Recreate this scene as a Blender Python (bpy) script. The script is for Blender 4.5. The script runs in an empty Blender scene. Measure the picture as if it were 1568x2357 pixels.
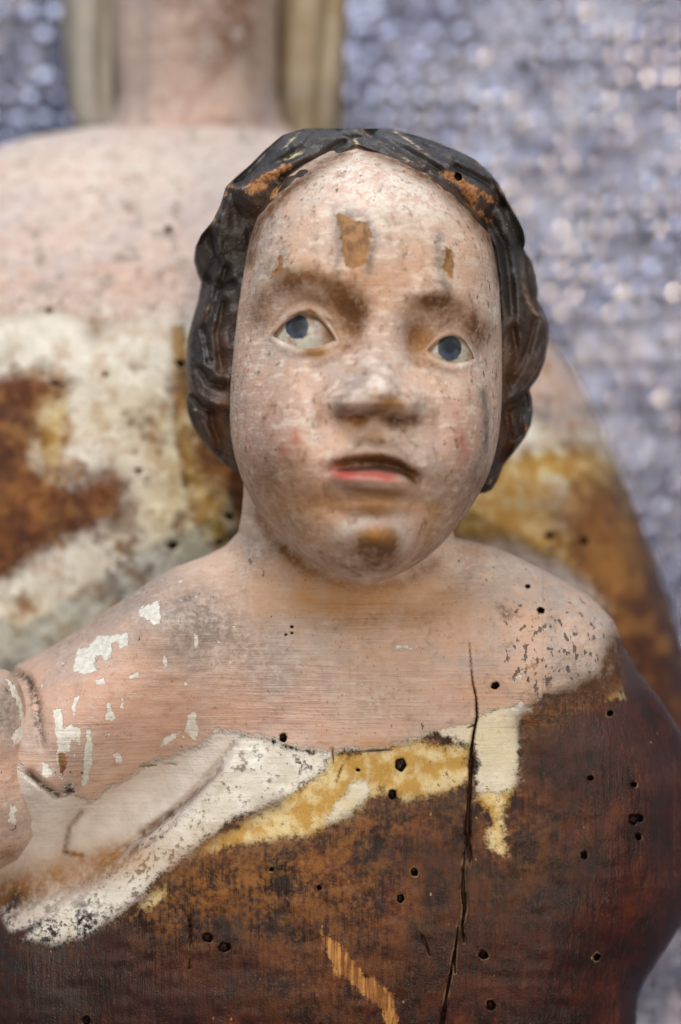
import bpy, math
import numpy as np

# ------------------------------------------------------------------ scene, camera, light
sc = bpy.context.scene
C = sc.collection
D = 0.55                       # camera to the focus plane (m)
FH = 0.27                      # picture height at the focus plane (m)
S = FH / 2357.0                # metres per photo unit (photo measured 1568 x 2357) at the focus plane
CM = 0.01

cam_d = bpy.data.cameras.new('camera')
cam = bpy.data.objects.new('camera', cam_d)
C.objects.link(cam)
cam.location = (0, -D, 0)
cam.rotation_euler = (math.radians(90), 0, 0)
cam_d.sensor_fit = 'VERTICAL'
cam_d.sensor_height = 36.0
cam_d.lens = 36.0 * D / FH
cam_d.clip_start = 0.02
cam_d.clip_end = 20
cam_d.dof.use_dof = True
cam_d.dof.focus_distance = D - 0.005
cam_d.dof.aperture_fstop = 4.2
sc.camera = cam

w = bpy.data.worlds.new('World')
sc.world = w
w.use_nodes = True
w.node_tree.nodes['Background'].inputs[0].default_value = (0.93, 0.95, 1.0, 1)
w.node_tree.nodes['Background'].inputs[1].default_value = 0.27

def lamp(name, loc, target, size, power, col, size_y=None):
    l = bpy.data.lights.new(name, 'AREA')
    l.energy = power
    l.color = col
    l.shape = 'RECTANGLE'
    l.size = size
    l.size_y = size_y or size
    o = bpy.data.objects.new(name, l)
    C.objects.link(o)
    o.location = loc
    d = np.array(target) - np.array(loc)
    from mathutils import Vector
    o.rotation_euler = Vector(d).to_track_quat('-Z', 'Y').to_euler()
    return o

lamp('window_light', (-0.25, -0.55, 1.25), (0, 0.0, 0.0), 0.9, 16.5, (0.97, 0.98, 1.0), 0.7)
lamp('room_light', (0.45, -1.4, 0.35), (0, 0, -0.02), 0.7, 5.6, (1.0, 0.93, 0.83))
lamp('desk_lamp', (0.10, -1.1, -0.22), (0, 0, -0.05), 0.035, 3.4, (1.0, 0.74, 0.48))
sp_d = bpy.data.lights.new('added_glint_spot', 'SPOT')          # added unseen warm spot, puts glints on the wrap behind
sp_d.energy = 24.0; sp_d.color = (1.0, 0.74, 0.42); sp_d.shadow_soft_size = 0.02; sp_d.spot_size = math.radians(26); sp_d.spot_blend = 0.9
sp_o = bpy.data.objects.new('added_glint_spot', sp_d); C.objects.link(sp_o)
sp_o.location = (0.62, -0.05, 0.42)
from mathutils import Vector
sp_o.rotation_euler = (Vector((0.22, 0.255, 0.17)) - sp_o.location).to_track_quat('-Z', 'Y').to_euler()

sc.view_settings.view_transform = 'Standard'
sc.view_settings.look = 'None'
sc.view_settings.exposure = 0.20
sc.view_settings.gamma = 1.0
sc.view_settings.use_curve_mapping = False

# ------------------------------------------------------------------ helpers
def P(U, V, Y):
    """photo point + depth behind the focus plane (m) -> world"""
    k = S * (D + Y) / D
    return np.stack([(U - 784.0) * k, Y, -(V - 1178.5) * k], -1)

def unproj(p):
    k = S * (D + p[:, 1]) / D
    return p[:, 0] / k + 784.0, -p[:, 2] / k + 1178.5

def lin(h):
    h = h.lstrip('#')
    out = []
    for i in (0, 2, 4):
        c = int(h[i:i + 2], 16) / 255
        out.append(c / 12.92 if c <= 0.04045 else ((c + 0.055) / 1.055) ** 2.4)
    return (*out, 1)

def ss(a, b, x):
    t = np.clip((x - a) / (b - a), 0, 1)
    return t * t * (3 - 2 * t)

def vnoise(U, V, scale, seed=0):
    r = np.random.RandomState(seed)
    g = r.rand(128, 128) * 2 - 1
    x = U / scale + 1000; y = V / scale + 1000
    xi = np.floor(x).astype(int); yi = np.floor(y).astype(int)
    fx = x - xi; fy = y - yi
    fx = fx * fx * (3 - 2 * fx); fy = fy * fy * (3 - 2 * fy)
    a = g[xi % 128, yi % 128]; b = g[(xi + 1) % 128, yi % 128]
    c = g[xi % 128, (yi + 1) % 128]; d = g[(xi + 1) % 128, (yi + 1) % 128]
    return (a * (1 - fx) + b * fx) * (1 - fy) + (c * (1 - fx) + d * fx) * fy

def gau(U, V, cu, cv, su, sv=None, rot=0):
    sv = sv or su
    c, s = math.cos(math.radians(rot)), math.sin(math.radians(rot))
    x = (U - cu) * c + (V - cv) * s
    y = -(U - cu) * s + (V - cv) * c
    return np.exp(-0.5 * ((x / su) ** 2 + (y / sv) ** 2))

def seg_dist(U, V, pts, closed=False, want_t=False):
    pts = np.array(pts, float)
    n = len(pts)
    best = np.full(U.shape, 1e9)
    bw = np.zeros(U.shape)
    for i in range(n if closed else n - 1):
        a = pts[i]; b = pts[(i + 1) % n]
        ex, ey = b[0] - a[0], b[1] - a[1]
        L = ex * ex + ey * ey + 1e-9
        t = np.clip(((U - a[0]) * ex + (V - a[1]) * ey) / L, 0, 1)
        d = np.hypot(U - a[0] - t * ex, V - a[1] - t * ey)
        if want_t and len(a) > 2:
            wv = a[2] + (b[2] - a[2]) * t
            m = (d - wv) < (best - bw)
            bw = np.where(m, wv, bw)
        else:
            m = d < best
        best = np.where(m, d, best)
    return (best, bw) if want_t else best

def inside(U, V, pts):
    r = np.zeros(U.shape, bool)
    n = len(pts)
    for i in range(n):
        x1, y1 = pts[i][:2]; x2, y2 = pts[(i + 1) % n][:2]
        if y1 == y2: continue
        c = ((y1 > V) != (y2 > V)) & (U < (x2 - x1) * (V - y1) / (y2 - y1) + x1)
        r ^= c
    return r

FAR = 80.0
def sdf_poly(U, V, pts):
    d = seg_dist(U, V, pts, True)
    return np.where(inside(U, V, pts), d, -d)

def sdf_union(U, V, polys, far=FAR):
    out = np.full(U.shape, -far)
    for p in polys:
        a = np.array(p, float)
        m = (U > a[:, 0].min() - far) & (U < a[:, 0].max() + far) & (V > a[:, 1].min() - far) & (V < a[:, 1].max() + far)
        if m.any():
            out[m] = np.maximum(out[m], sdf_poly(U[m], V[m], p))
    return np.clip(out, -far, far)

def sdf_lines(U, V, lines, far=FAR):
    """lines: [(u, v, halfwidth), ...] -> positive inside the stroke"""
    out = np.full(U.shape, -far)
    for p in lines:
        a = np.array(p, float)
        m = (U > a[:, 0].min() - far) & (U < a[:, 0].max() + far) & (V > a[:, 1].min() - far) & (V < a[:, 1].max() + far)
        if m.any():
            d, wv = seg_dist(U[m], V[m], p, False, True)
            out[m] = np.maximum(out[m], wv - d)
    return np.clip(out, -far, far)

def sdf_dots(U, V, dots, far=FAR):
    out = np.full(U.shape, -far)
    for (u, v, r) in dots:
        m = (abs(U - u) < far) & (abs(V - v) < far)
        # slightly ragged, oval flight holes
        an = np.arctan2(V[m] - v, U[m] - u)
        rr = r * (1 + 0.10 * np.sin(2 * an + u) + 0.06 * np.sin(5 * an + v))
        out[m] = np.maximum(out[m], rr - np.hypot(U[m] - u, V[m] - v))
    return out

def soft(U, V, items):
    """sum of soft spots: ('g',u,v,su,sv,amp[,rot]) or ('l',[(u,v)...],sigma,amp)"""
    o = np.zeros(U.shape)
    for it in items:
        if it[0] == 'g':
            o += it[5] * gau(U, V, it[1], it[2], it[3], it[4], it[6] if len(it) > 6 else 0)
        else:
            o += it[3] * np.exp(-0.5 * (seg_dist(U, V, it[1]) / it[2]) ** 2)
    return np.clip(o, -1, 1)

def mesh_obj(name, verts, faces, mat, parent=None, attrs=None, smooth=True):
    me = bpy.data.meshes.new(name)
    verts = np.asarray(verts, np.float32)
    faces = [np.asarray(f, np.int32) for f in (faces if isinstance(faces, list) else [faces])]
    tot = sum(len(f) for f in faces)
    loops = np.concatenate([f.ravel() for f in faces])
    sizes = np.concatenate([np.full(len(f), f.shape[1], np.int32) for f in faces])
    me.vertices.add(len(verts)); me.vertices.foreach_set('co', verts.ravel())
    me.loops.add(len(loops)); me.loops.foreach_set('vertex_index', loops)
    me.polygons.add(tot)
    st = np.concatenate([[0], np.cumsum(sizes)[:-1]]).astype(np.int32)
    me.polygons.foreach_set('loop_start', st)
    me.update(calc_edges=True)
    me.validate()
    me.polygons.foreach_set('use_smooth', np.full(len(me.polygons), smooth))
    for k, v in (attrs or {}).items():
        a = me.attributes.new(k, 'FLOAT', 'POINT')
        a.data.foreach_set('value', np.asarray(v, np.float32))
    me.materials.append(mat)
    o = bpy.data.objects.new(name, me)
    C.objects.link(o)
    if parent is not None:
        o.parent = parent
        o.matrix_parent_inverse = parent.matrix_world.inverted()
    return o

def empty(name, loc, label, cat, group=None):
    o = bpy.data.objects.new(name, None)
    C.objects.link(o)
    o.location = loc
    o.empty_display_size = 0.02
    o['label'] = label; o['category'] = cat
    if group: o['group'] = group
    bpy.context.view_layer.update()
    return o

def resample(pts, step):
    """outline side [(u,v)..] -> rows of v and a function of v"""
    p = np.array(pts, float)
    return p

def smooth_curve(pts, n=400):
    """Catmull-Rom-ish smoothing of an outline given top to bottom"""
    p = np.array(pts, float)
    d = np.r_[0, np.cumsum(np.hypot(*np.diff(p, axis=0).T))]
    t = np.linspace(0, d[-1], n)
    x = np.interp(t, d, p[:, 0]); y = np.interp(t, d, p[:, 1])
    k = max(3, int(n * 12 / d[-1])) | 1
    ker = np.hanning(k + 2)[1:-1]; ker /= ker.sum()
    def f(a):
        b = np.r_[2 * a[0] - a[k // 2:0:-1], a, 2 * a[-1] - a[-2:-k // 2 - 1:-1]]
        return np.convolve(b, ker, 'valid')[:len(a)]
    return f(x), f(y)

def blob(left, right, front, back, n, m, dv, mix=1.0, sm=True):
    """closed solid from a left and a right outline (top to bottom): rows of the
    photo's v, columns across; front(U,V,T) and back(U,V,T) give the depth."""
    if sm:
        lx, ly = smooth_curve(left, 900); rx, ry = smooth_curve(right, 900)
        ly = np.maximum.accumulate(ly + np.arange(len(ly)) * 1e-6)
        ry = np.maximum.accumulate(ry + np.arange(len(ry)) * 1e-6)
    else:
        l = np.array(left, float); r = np.array(right, float)
        lx, ly, rx, ry = l[:, 0], l[:, 1], r[:, 0], r[:, 1]
    v0, v1 = max(ly[0], ry[0]), min(ly[-1], ry[-1])
    # rows placed so that neither the step in v nor the jump of the outline is large
    vv = np.linspace(v0, v1, 6000)
    ul = np.interp(vv, ly, lx); ur = np.interp(vv, ry, rx)
    cost = np.abs(np.gradient(vv)) + 0.45 * np.maximum(np.abs(np.gradient(ul)), np.abs(np.gradient(ur)))
    cs = np.cumsum(cost); cs -= cs[0]
    rows = np.interp(np.linspace(0, cs[-1], max(8, int(cs[-1] / dv))), cs, vv)
    ul = np.interp(rows, ly, lx); ur = np.interp(rows, ry, rx)
    s = np.linspace(-1, 1, n)
    T = mix * np.sin(s * math.pi / 2) + (1 - mix) * s
    TT, _ = np.meshgrid(T, rows)
    UF = (ul + ur)[:, None] / 2 + (ur - ul)[:, None] / 2 * TT
    VF = np.repeat(rows[:, None], n, 1)
    YF = front(UF.ravel(), VF.ravel(), TT.ravel()).reshape(UF.shape)
    sb = np.linspace(1, -1, m + 2)[1:-1]
    TB = np.sin(sb * math.pi / 2)
    TTB, _ = np.meshgrid(TB, rows)
    UB = (ul + ur)[:, None] / 2 + (ur - ul)[:, None] / 2 * TTB
    VB = np.repeat(rows[:, None], m, 1)
    ye = (YF[:, -1:] * (1 + TTB) / 2 + YF[:, :1] * (1 - TTB) / 2)
    YB = ye + back(UB.ravel(), VB.ravel(), TTB.ravel()).reshape(UB.shape)
    U = np.concatenate([UF, UB], 1); V = np.concatenate([VF, VB], 1); Y = np.concatenate([YF, YB], 1)
    R, K = U.shape
    verts = P(U.ravel(), V.ravel(), Y.ravel())
    idx = np.arange(R * K).reshape(R, K)
    nx = np.roll(idx, -1, 1)
    quads = np.stack([idx[:-1], idx[1:], nx[1:], nx[:-1]], -1).reshape(-1, 4)
    # caps
    vt = verts[idx[0]].mean(0); vb = verts[idx[-1]].mean(0)
    verts = np.concatenate([verts, [vt, vb]])
    it, ib = R * K, R * K + 1
    tt = np.stack([np.full(K, it), idx[0], nx[0]], -1)
    tb = np.stack([np.full(K, ib), nx[-1], idx[-1]], -1)
    U = np.r_[U.ravel(), U[0].mean(), U[-1].mean()]
    V = np.r_[V.ravel(), V[0].mean(), V[-1].mean()]
    isback = np.r_[np.repeat((np.arange(K) >= n)[None], R, 0).ravel(), True, True]
    return verts, [quads, np.concatenate([tt, tb])], U, V, isback

# ------------------------------------------------------------------ materials
class NT:
    def __init__(self, name):
        self.m = bpy.data.materials.new(name); self.m.use_nodes = True
        self.t = self.m.node_tree; self.t.nodes.clear()
        self.out = self.t.nodes.new('ShaderNodeOutputMaterial')
        self.b = self.t.nodes.new('ShaderNodeBsdfPrincipled')
        self.t.links.new(self.b.outputs[0], self.out.inputs[0])
        self.tc = self.t.nodes.new('ShaderNodeTexCoord')
    def set(self, sock, v):
        if isinstance(v, bpy.types.NodeSocket): self.t.links.new(v, sock)
        else: sock.default_value = v
    def attr(self, n):
        a = self.t.nodes.new('ShaderNodeAttribute'); a.attribute_name = n
        return a.outputs['Fac']
    def math(self, op, a, b=0.0, clamp=False):
        n = self.t.nodes.new('ShaderNodeMath'); n.operation = op; n.use_clamp = clamp
        self.set(n.inputs[0], a); self.set(n.inputs[1], b)
        return n.outputs[0]
    def mix(self, f, a, b, mode='MIX'):
        n = self.t.nodes.new('ShaderNodeMix'); n.data_type = 'RGBA'; n.blend_type = mode
        self.set(n.inputs[0], f); self.set(n.inputs[6], a); self.set(n.inputs[7], b)
        return n.outputs[2]
    def step(self, x, a, b):
        n = self.t.nodes.new('ShaderNodeMapRange'); n.interpolation_type = 'SMOOTHSTEP'
        self.set(n.inputs[0], x); n.inputs[1].default_value = a; n.inputs[2].default_value = b
        n.inputs[3].default_value = 0; n.inputs[4].default_value = 1
        return n.outputs[0]
    def map(self, scale, rot=(0, 0, 0)):
        n = self.t.nodes.new('ShaderNodeMapping')
        n.inputs['Scale'].default_value = scale; n.inputs['Rotation'].default_value = rot
        self.t.links.new(self.tc.outputs['Object'], n.inputs[0])
        return n.outputs[0]
    def noise(self, scale, detail=3, rough=0.55, vec=None, centre=True, distortion=0.0):
        n = self.t.nodes.new('ShaderNodeTexNoise')
        n.inputs['Scale'].default_value = scale; n.inputs['Detail'].default_value = detail
        n.inputs['Roughness'].default_value = rough; n.inputs['Distortion'].default_value = distortion
        self.t.links.new(vec or self.tc.outputs['Object'], n.inputs['Vector'])
        o = n.outputs[0]
        return self.math('MULTIPLY', self.math('SUBTRACT', o, 0.5), 1.7) if centre else o
    def voro(self, scale, vec=None, feature='F1', rnd=1.0):
        n = self.t.nodes.new('ShaderNodeTexVoronoi'); n.feature = feature
        n.inputs['Scale'].default_value = scale; n.inputs['Randomness'].default_value = rnd
        self.t.links.new(vec or self.tc.outputs['Object'], n.inputs['Vector'])
        sp = self.t.nodes.new('ShaderNodeSeparateColor')
        self.t.links.new(n.outputs[1], sp.inputs[0])
        return n.outputs[0], sp.outputs[0]
    def bump(self, h, dist, strength=1.0, nrm=None):
        n = self.t.nodes.new('ShaderNodeBump'); n.inputs['Strength'].default_value = strength
        n.inputs['Distance'].default_value = dist
        self.t.links.new(h, n.inputs['Height'])
        if nrm is not None: self.t.links.new(nrm, n.inputs['Normal'])
        return n.outputs[0]

def polychrome(name, wood=('#1c0b06', '#45190c', '#6a3714'), pinkc=('#c8a995', '#b0a198', '#c8a281'), speck=1.0, gloss=0.20, ragged=1.0, soft_e=1.0, worn=0.30):
    """old flesh paint over white ground over yellow size over brown wood; each layer
    lies where its attribute (distance inside the patch) is positive."""
    n = NT(name)
    A = n.attr
    big = n.noise(45, 3); mid = n.noise(160, 4, 0.6); fine = n.noise(700, 4, 0.65); grit = n.noise(2200, 2, 0.6)
    fib = n.noise(1.0, 4, 0.6, n.map((900, 900, 55)))        # wood fibres run up and down
    brush = n.noise(1.0, 3, 0.6, n.map((60, 60, 1100), (0, 0.05, 0)))   # brush strokes run across
    edge = n.math('MULTIPLY', n.math('ADD', n.math('ADD', n.math('MULTIPLY', mid, 30.0), n.math('MULTIPLY', fine, 26.0)), n.math('ADD', n.math('MULTIPLY', big, 16.0), n.math('MULTIPLY', grit, 9.0))), ragged)
    # wood
    wc = n.mix(n.step(n.math('ADD', n.math('ADD', n.math('MULTIPLY', mid, 0.8), n.math('MULTIPLY', big, 0.6)), n.math('MULTIPLY', fib, 0.38)), -0.32, 0.42), lin(wood[0]), lin(wood[1]))
    wc = n.mix(n.math('MULTIPLY', n.step(n.math('ADD', n.math('ADD', big, n.math('MULTIPLY', fine, 0.5)), n.math('MULTIPLY', fib, 0.3)), 0.05, 0.55), 0.7), wc, lin(wood[2]))
    wc = n.mix(n.math('MULTIPLY', A('light_wood'), n.step(n.math('ADD', n.math('ADD', fine, mid), n.math('MULTIPLY', fib, 0.35)), -0.3, 0.4)), wc, lin('#84541f'))
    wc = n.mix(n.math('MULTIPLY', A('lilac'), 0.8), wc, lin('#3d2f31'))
    vs = n.voro(420, n.map((1, 1, 0.5)))
    wc = n.mix(n.math('MULTIPLY', n.step(vs[0], 0.13, 0.05), n.step(vs[1], 0.90, 0.92)), wc, lin('#b08a58'))
    # bare golden wood
    gm = n.step(n.math('ADD', A('gold'), n.math('ADD', n.math('MULTIPLY', fib, 14.0), n.math('MULTIPLY', edge, 0.7))), -3, 6)
    gc = n.mix(n.step(fib, -0.2, 0.25), lin('#7a4a1e'), lin('#c08a4a'))
    col = n.mix(gm, wc, gc)
    # yellow size layer
    om = n.step(n.math('ADD', A('ochre'), n.math('MULTIPLY', edge, 1.15)), -10 * soft_e, 15 * soft_e)
    oc = n.mix(n.step(mid, -0.15, 0.18), lin('#ba9348'), lin('#dac897'))
    oc = n.mix(n.math('MULTIPLY', n.step(n.math('ADD', n.math('ADD', fine, n.math('MULTIPLY', mid, 0.6)), n.math('MULTIPLY', grit, 0.5)), 0.22, 0.45), 0.8), oc, lin('#6b4424'))
    col = n.mix(om, col, oc)
    # white ground
    wm = n.step(n.math('ADD', A('white'), n.math('MULTIPLY', edge, 1.0)), -6 * soft_e, 9 * soft_e)
    gc2 = n.mix(n.step(mid, -0.2, 0.25), lin('#cfcabd'), lin('#e4e1d8'))
    gc2 = n.mix(n.math('MULTIPLY', n.step(n.math('ADD', big, n.math('MULTIPLY', fine, 0.6)), 0.05, 0.5), 0.55), gc2, lin('#b7a98d'))
    gc2 = n.mix(n.math('MULTIPLY', A('cream'), 0.9), gc2, lin('#d6c9a2'))
    pit = n.math('MULTIPLY', n.step(n.math('ADD', fine, n.math('MULTIPLY', mid, 0.6)), 0.08, 0.36), n.math('ADD', A('pitted'), 0.22))
    gc2 = n.mix(pit, gc2, lin('#6f6350'))
    col = n.mix(wm, col, gc2)
    # smooth pale paint
    lm = n.step(n.math('ADD', A('pale'), n.math('MULTIPLY', edge, 0.6)), -7, 9)
    lc = n.mix(n.step(mid, -0.3, 0.3), lin('#c6bdb3'), lin('#d6cfc7'))
    col = n.mix(lm, col, lc)
    # flesh paint
    pm = n.step(n.math('ADD', A('pink'), n.math('MULTIPLY', edge, 0.7)), -4 * soft_e, 5 * soft_e)
    pc = n.mix(n.step(n.math('ADD', big, n.math('MULTIPLY', fine, 0.4)), -0.18, 0.3), lin(pinkc[0]), lin(pinkc[1]))
    pc = n.mix(n.math('MULTIPLY', n.step(n.math('ADD', mid, n.math('MULTIPLY', brush, 0.6)), 0.0, 0.4), 0.6), pc, lin(pinkc[2]))
    pc = n.mix(n.math('MULTIPLY', n.math('MULTIPLY', n.step(brush, 0.0, 0.22), 0.6), A('brushed')), pc, lin('#ddc9bf'))
    pc = n.mix(n.math('MULTIPLY', A('ruddy'), n.math('ADD', n.math('MULTIPLY', mid, 0.8), 0.85)), pc, lin('#c69784'))
    pc = n.mix(A('grey'), pc, n.mix(n.step(fine, -0.2, 0.3), lin('#79716b'), lin('#aca09a')))
    pc = n.mix(A('chalk_light'), pc, n.mix(n.step(n.math('ADD', mid, fine), -0.2, 0.25), lin('#c9aea0'), lin('#dcd6cc')))
    wn1 = n.noise(1.0, 5, 0.62, n.map((190, 190, 420), (0, 0.15, 0))); wn2 = n.noise(1.0, 5, 0.65, n.map((330, 330, 230), (0.3, 0.4, 0)))
    pc = n.mix(n.math('MULTIPLY', n.step(wn1, 0.0, 0.22), 0.70 * worn), pc, lin('#dccdbf'))
    pc = n.mix(n.math('MULTIPLY', n.step(wn2, 0.02, 0.30), 0.62 * worn), pc, lin('#8c6f5a'))
    pc = n.mix(n.math('MULTIPLY', n.step(n.math('ADD', wn2, n.math('MULTIPLY', fine, 0.8)), 0.24, 0.40), 0.75 * worn), pc, lin('#6a5443'))
    # worn nicks through the paint, coarse where 'nicks' is high
    nn = n.noise(1.0, 3, 0.6, n.map((560, 560, 300), (0, 0.55, 0)))
    nk = n.step(n.math('ADD', nn, n.math('MULTIPLY', A('nicks'), 0.24)), 0.37, 0.43)
    v2 = n.voro(1500, n.map((1, 1, 0.5), (0, -0.6, 0)))
    nk2 = n.math('MULTIPLY', n.step(n.math('ADD', v2[0], n.math('MULTIPLY', grit, 0.5)), 0.32, 0.18), n.step(n.math('ADD', v2[1], n.math('MULTIPLY', mid, 0.5)), 0.86, 0.95))
    nk3 = n.math('MULTIPLY', n.step(n.math('ADD', fine, n.math('MULTIPLY', mid, 0.7)), 0.20, 0.32), A('nicks'))
    pc = n.mix(n.math('MULTIPLY', nk2, 0.55 * speck), pc, lin('#6e5a58'))
    pc = n.mix(n.math('MULTIPLY', nk3, 0.75), pc, lin('#7d6c60'))
    pc = n.mix(n.math('MULTIPLY', nk, 0.85 * speck), pc, lin('#4a4644'))
    col = n.mix(pm, col, pc)
    # white chips broken out of the flesh paint, then bare wood
    cm = n.step(n.math('ADD', A('chip'), n.math('MULTIPLY', edge, 0.42)), -0.8, 2.2)
    cc = n.mix(n.step(fine, -0.2, 0.2), lin('#cbc9bf'), lin('#dedcd2'))
    col = n.mix(cm, col, cc)
    bm_ = n.step(n.math('ADD', A('bare'), n.math('MULTIPLY', edge, 0.5)), -3, 3)
    bc = n.mix(n.step(n.math('ADD', mid, fib), -0.25, 0.25), lin('#69492d'), lin('#977048'))
    col = n.mix(bm_, col, bc)
    # brown stain, yellowed varnish, red paint, dark dirt; all but the red also carry painted shade
    st = n.math('MULTIPLY', A('stain_shade'), n.math('ADD', n.math('MULTIPLY', n.math('ADD', mid, fine), 1.3), 1.05), True)
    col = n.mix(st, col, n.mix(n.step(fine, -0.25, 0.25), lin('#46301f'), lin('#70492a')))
    col = n.mix(n.math('MULTIPLY', A('varnish_shade'), n.math('ADD', n.math('MULTIPLY', mid, 0.8), 0.8), True), col, lin('#a8783f'))
    col = n.mix(n.math('MULTIPLY', A('red'), n.math('ADD', n.math('MULTIPLY', mid, 1.2), 0.9), True), col, lin('#ad5246'))
    dk = n.math('MULTIPLY', A('dirt_shade'), n.step(n.math('ADD', n.math('ADD', fine, mid), n.math('MULTIPLY', grit, 0.4)), -0.2, 0.22), True)
    col = n.mix(dk, col, lin('#2b2624'))
    hm = n.step(n.math('ADD', A('hole'), n.math('MULTIPLY', fine, 3.0)), -0.8, 1.2)
    rim = n.math('MULTIPLY', n.math('MULTIPLY', n.step(A('hole'), -5, -1), n.step(mid, -0.1, 0.2)), 0.45)
    col = n.mix(rim, col, lin('#b99f7c'))
    col = n.mix(hm, col, lin('#2c1b12'))
    n.t.links.new(col, n.b.inputs['Base Color'])
    # gloss: waxed wood shines, chalk ground is dull
    paint = n.math('MAXIMUM', n.math('MAXIMUM', pm, wm), lm)
    rough = n.math('ADD', n.math('MULTIPLY', paint, 0.24), n.math('ADD', gloss, n.math('MULTIPLY', mid, 0.25)))
    rough = n.math('ADD', rough, n.math('MULTIPLY', wm, 0.1))
    n.t.links.new(rough, n.b.inputs['Roughness'])
    n.b.inputs['Specular IOR Level'].default_value = 0.26
    n.t.links.new(n.math('MULTIPLY', n.math('SUBTRACT', 1.0, n.math('MAXIMUM', paint, om)), 0.10, True), n.b.inputs['Coat Weight'])
    n.b.inputs['Coat Roughness'].default_value = 0.28
    # relief: layers stand proud of each other, fibres in the wood, strokes in the paint
    lay = n.math('ADD', n.math('MULTIPLY', wm, 0.5), n.math('MULTIPLY', pm, 0.35))
    lay = n.math('SUBTRACT', lay, n.math('MULTIPLY', cm, 0.3))
    lay = n.math('SUBTRACT', lay, n.math('MULTIPLY', n.math('MULTIPLY', nk, pm), 0.4))
    wr = n.math('MULTIPLY', n.math('SUBTRACT', 1.0, paint), n.math('ADD', n.math('MULTIPLY', fib, 0.40), n.math('ADD', n.math('MULTIPLY', fine, 0.08), n.math('MULTIPLY', grit, 0.22))))
    pr = n.math('MULTIPLY', paint, n.math('ADD', n.math('MULTIPLY', brush, n.math('ADD', 0.2, n.math('MULTIPLY', A('brushed'), 0.5))), n.math('MULTIPLY', fine, 0.35)))
    h = n.math('ADD', n.math('ADD', lay, wr), pr)
    h = n.math('SUBTRACT', h, n.math('MULTIPLY', n.math('MULTIPLY', pit, wm), 0.5))
    nb = n.bump(h, 0.0006, 1.0)
    n.t.links.new(nb, n.b.inputs['Normal']); n.t.links.new(nb, n.b.inputs['Coat Normal'])
    return n.m

def hair_mat():
    n = NT('painted_hair')
    A = n.attr
    mid = n.noise(170, 4, 0.6); fine = n.noise(750, 4, 0.65); big = n.noise(60, 2)
    ed = n.math('ADD', n.math('MULTIPLY', mid, 14.0), n.math('MULTIPLY', fine, 12.0))
    col = n.mix(n.step(n.math('ADD', big, mid), -0.2, 0.3), lin('#211b18'), lin('#3a2c22'))
    col = n.mix(n.math('MULTIPLY', A('brown'), n.math('ADD', n.math('MULTIPLY', n.math('ADD', mid, fine), 1.2), 0.7), True), col, lin('#5c3a1c'))
    col = n.mix(n.math('MULTIPLY', A('slate_sheen'), n.math('ADD', n.math('MULTIPLY', n.math('ADD', mid, fine), 1.2), 0.7), True), col, lin('#46484c'))
    wm = n.step(n.math('ADD', n.math('SUBTRACT', A('wear'), 3.5), n.math('MULTIPLY', ed, 1.5)), -4, 6)
    col = n.mix(wm, col, n.mix(n.step(fine, -0.2, 0.2), lin('#7a4a24'), lin('#a87748')))
    cm = n.step(n.math('ADD', n.math('SUBTRACT', A('cream'), 1.5), ed), -2, 5)
    col = n.mix(cm, col, lin('#c9b794'))
    v = n.voro(1100)
    sp = n.math('MULTIPLY', n.step(v[0], 0.24, 0.12), n.step(n.math('ADD', v[1], n.math('MULTIPLY', mid, 0.4)), 0.88, 0.93))
    col = n.mix(n.math('MULTIPLY', sp, 0.7), col, lin('#a59780'))
    hm = n.step(n.math('ADD', A('hole'), n.math('MULTIPLY', fine, 3.0)), -0.8, 1.2)
    col = n.mix(hm, col, lin('#0c0807'))
    n.t.links.new(col, n.b.inputs['Base Color'])
    n.t.links.new(n.math('ADD', 0.46, n.math('MULTIPLY', mid, 0.3)), n.b.inputs['Roughness'])
    n.b.inputs['Specular IOR Level'].default_value = 0.5
    n.t.links.new(n.bump(n.math('ADD', n.math('MULTIPLY', mid, 0.9), n.math('ADD', n.math('MULTIPLY', fine, 0.4), n.math('MULTIPLY', wm, -0.2))), 0.0007, 0.9), n.b.inputs['Normal'])
    return n.m

def eye_mat():
    n = NT('painted_eye')
    fine = n.noise(600, 3); mid = n.noise(200, 3)
    col = n.mix(n.step(n.math('ADD', mid, fine), -0.1, 0.3), lin('#b0aea2'), lin('#937f66'))
    col = n.mix(n.attr('stain_shade'), col, lin('#6a4626'))
    ir = n.attr('iris')
    col = n.mix(n.step(n.math('ADD', ir, n.math('MULTIPLY', fine, 5.0)), -2, 2), col, n.mix(n.step(mid, -0.2, 0.25), lin('#20262e'), lin('#3d4856')))
    n.t.links.new(col, n.b.inputs['Base Color'])
    col = n.mix(n.math('MULTIPLY', n.step(ir, 12, 19), 0.8), col, lin('#171a1f'))
    n.t.links.new(col, n.b.inputs['Base Color'])
    n.b.inputs['Roughness'].default_value = 0.42
    return n.m

MAT = polychrome('old_polychromy')
MAT_H = polychrome('old_polychromy_face', worn=0.88, gloss=0.3)
MAT_A = polychrome('old_polychromy_large', wood=('#4a2a1a', '#74401e', '#8a5a2c'), pinkc=('#c6b3a9', '#b7aeac', '#c9ab9a'), speck=0.8, gloss=0.42, ragged=1.6, soft_e=3.6, worn=0.6)
HAIR = hair_mat(); EYE = eye_mat()

NAMES = ['light_wood', 'lilac', 'gold', 'ochre', 'white', 'cream', 'pitted', 'pale', 'pink', 'brushed', 'ruddy', 'grey', 'chalk_light',
         'nicks', 'chip', 'bare', 'stain_shade', 'varnish_shade', 'red', 'dirt_shade', 'hole']
SDFS = {'gold', 'ochre', 'white', 'pale', 'pink', 'chip', 'bare', 'hole'}
def attrs_for(U, V, d):
    out = {}
    for k in NAMES:
        out[k] = d[k] if k in d else np.full(U.shape, -FAR if k in SDFS else 0.0)
    return out

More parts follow.
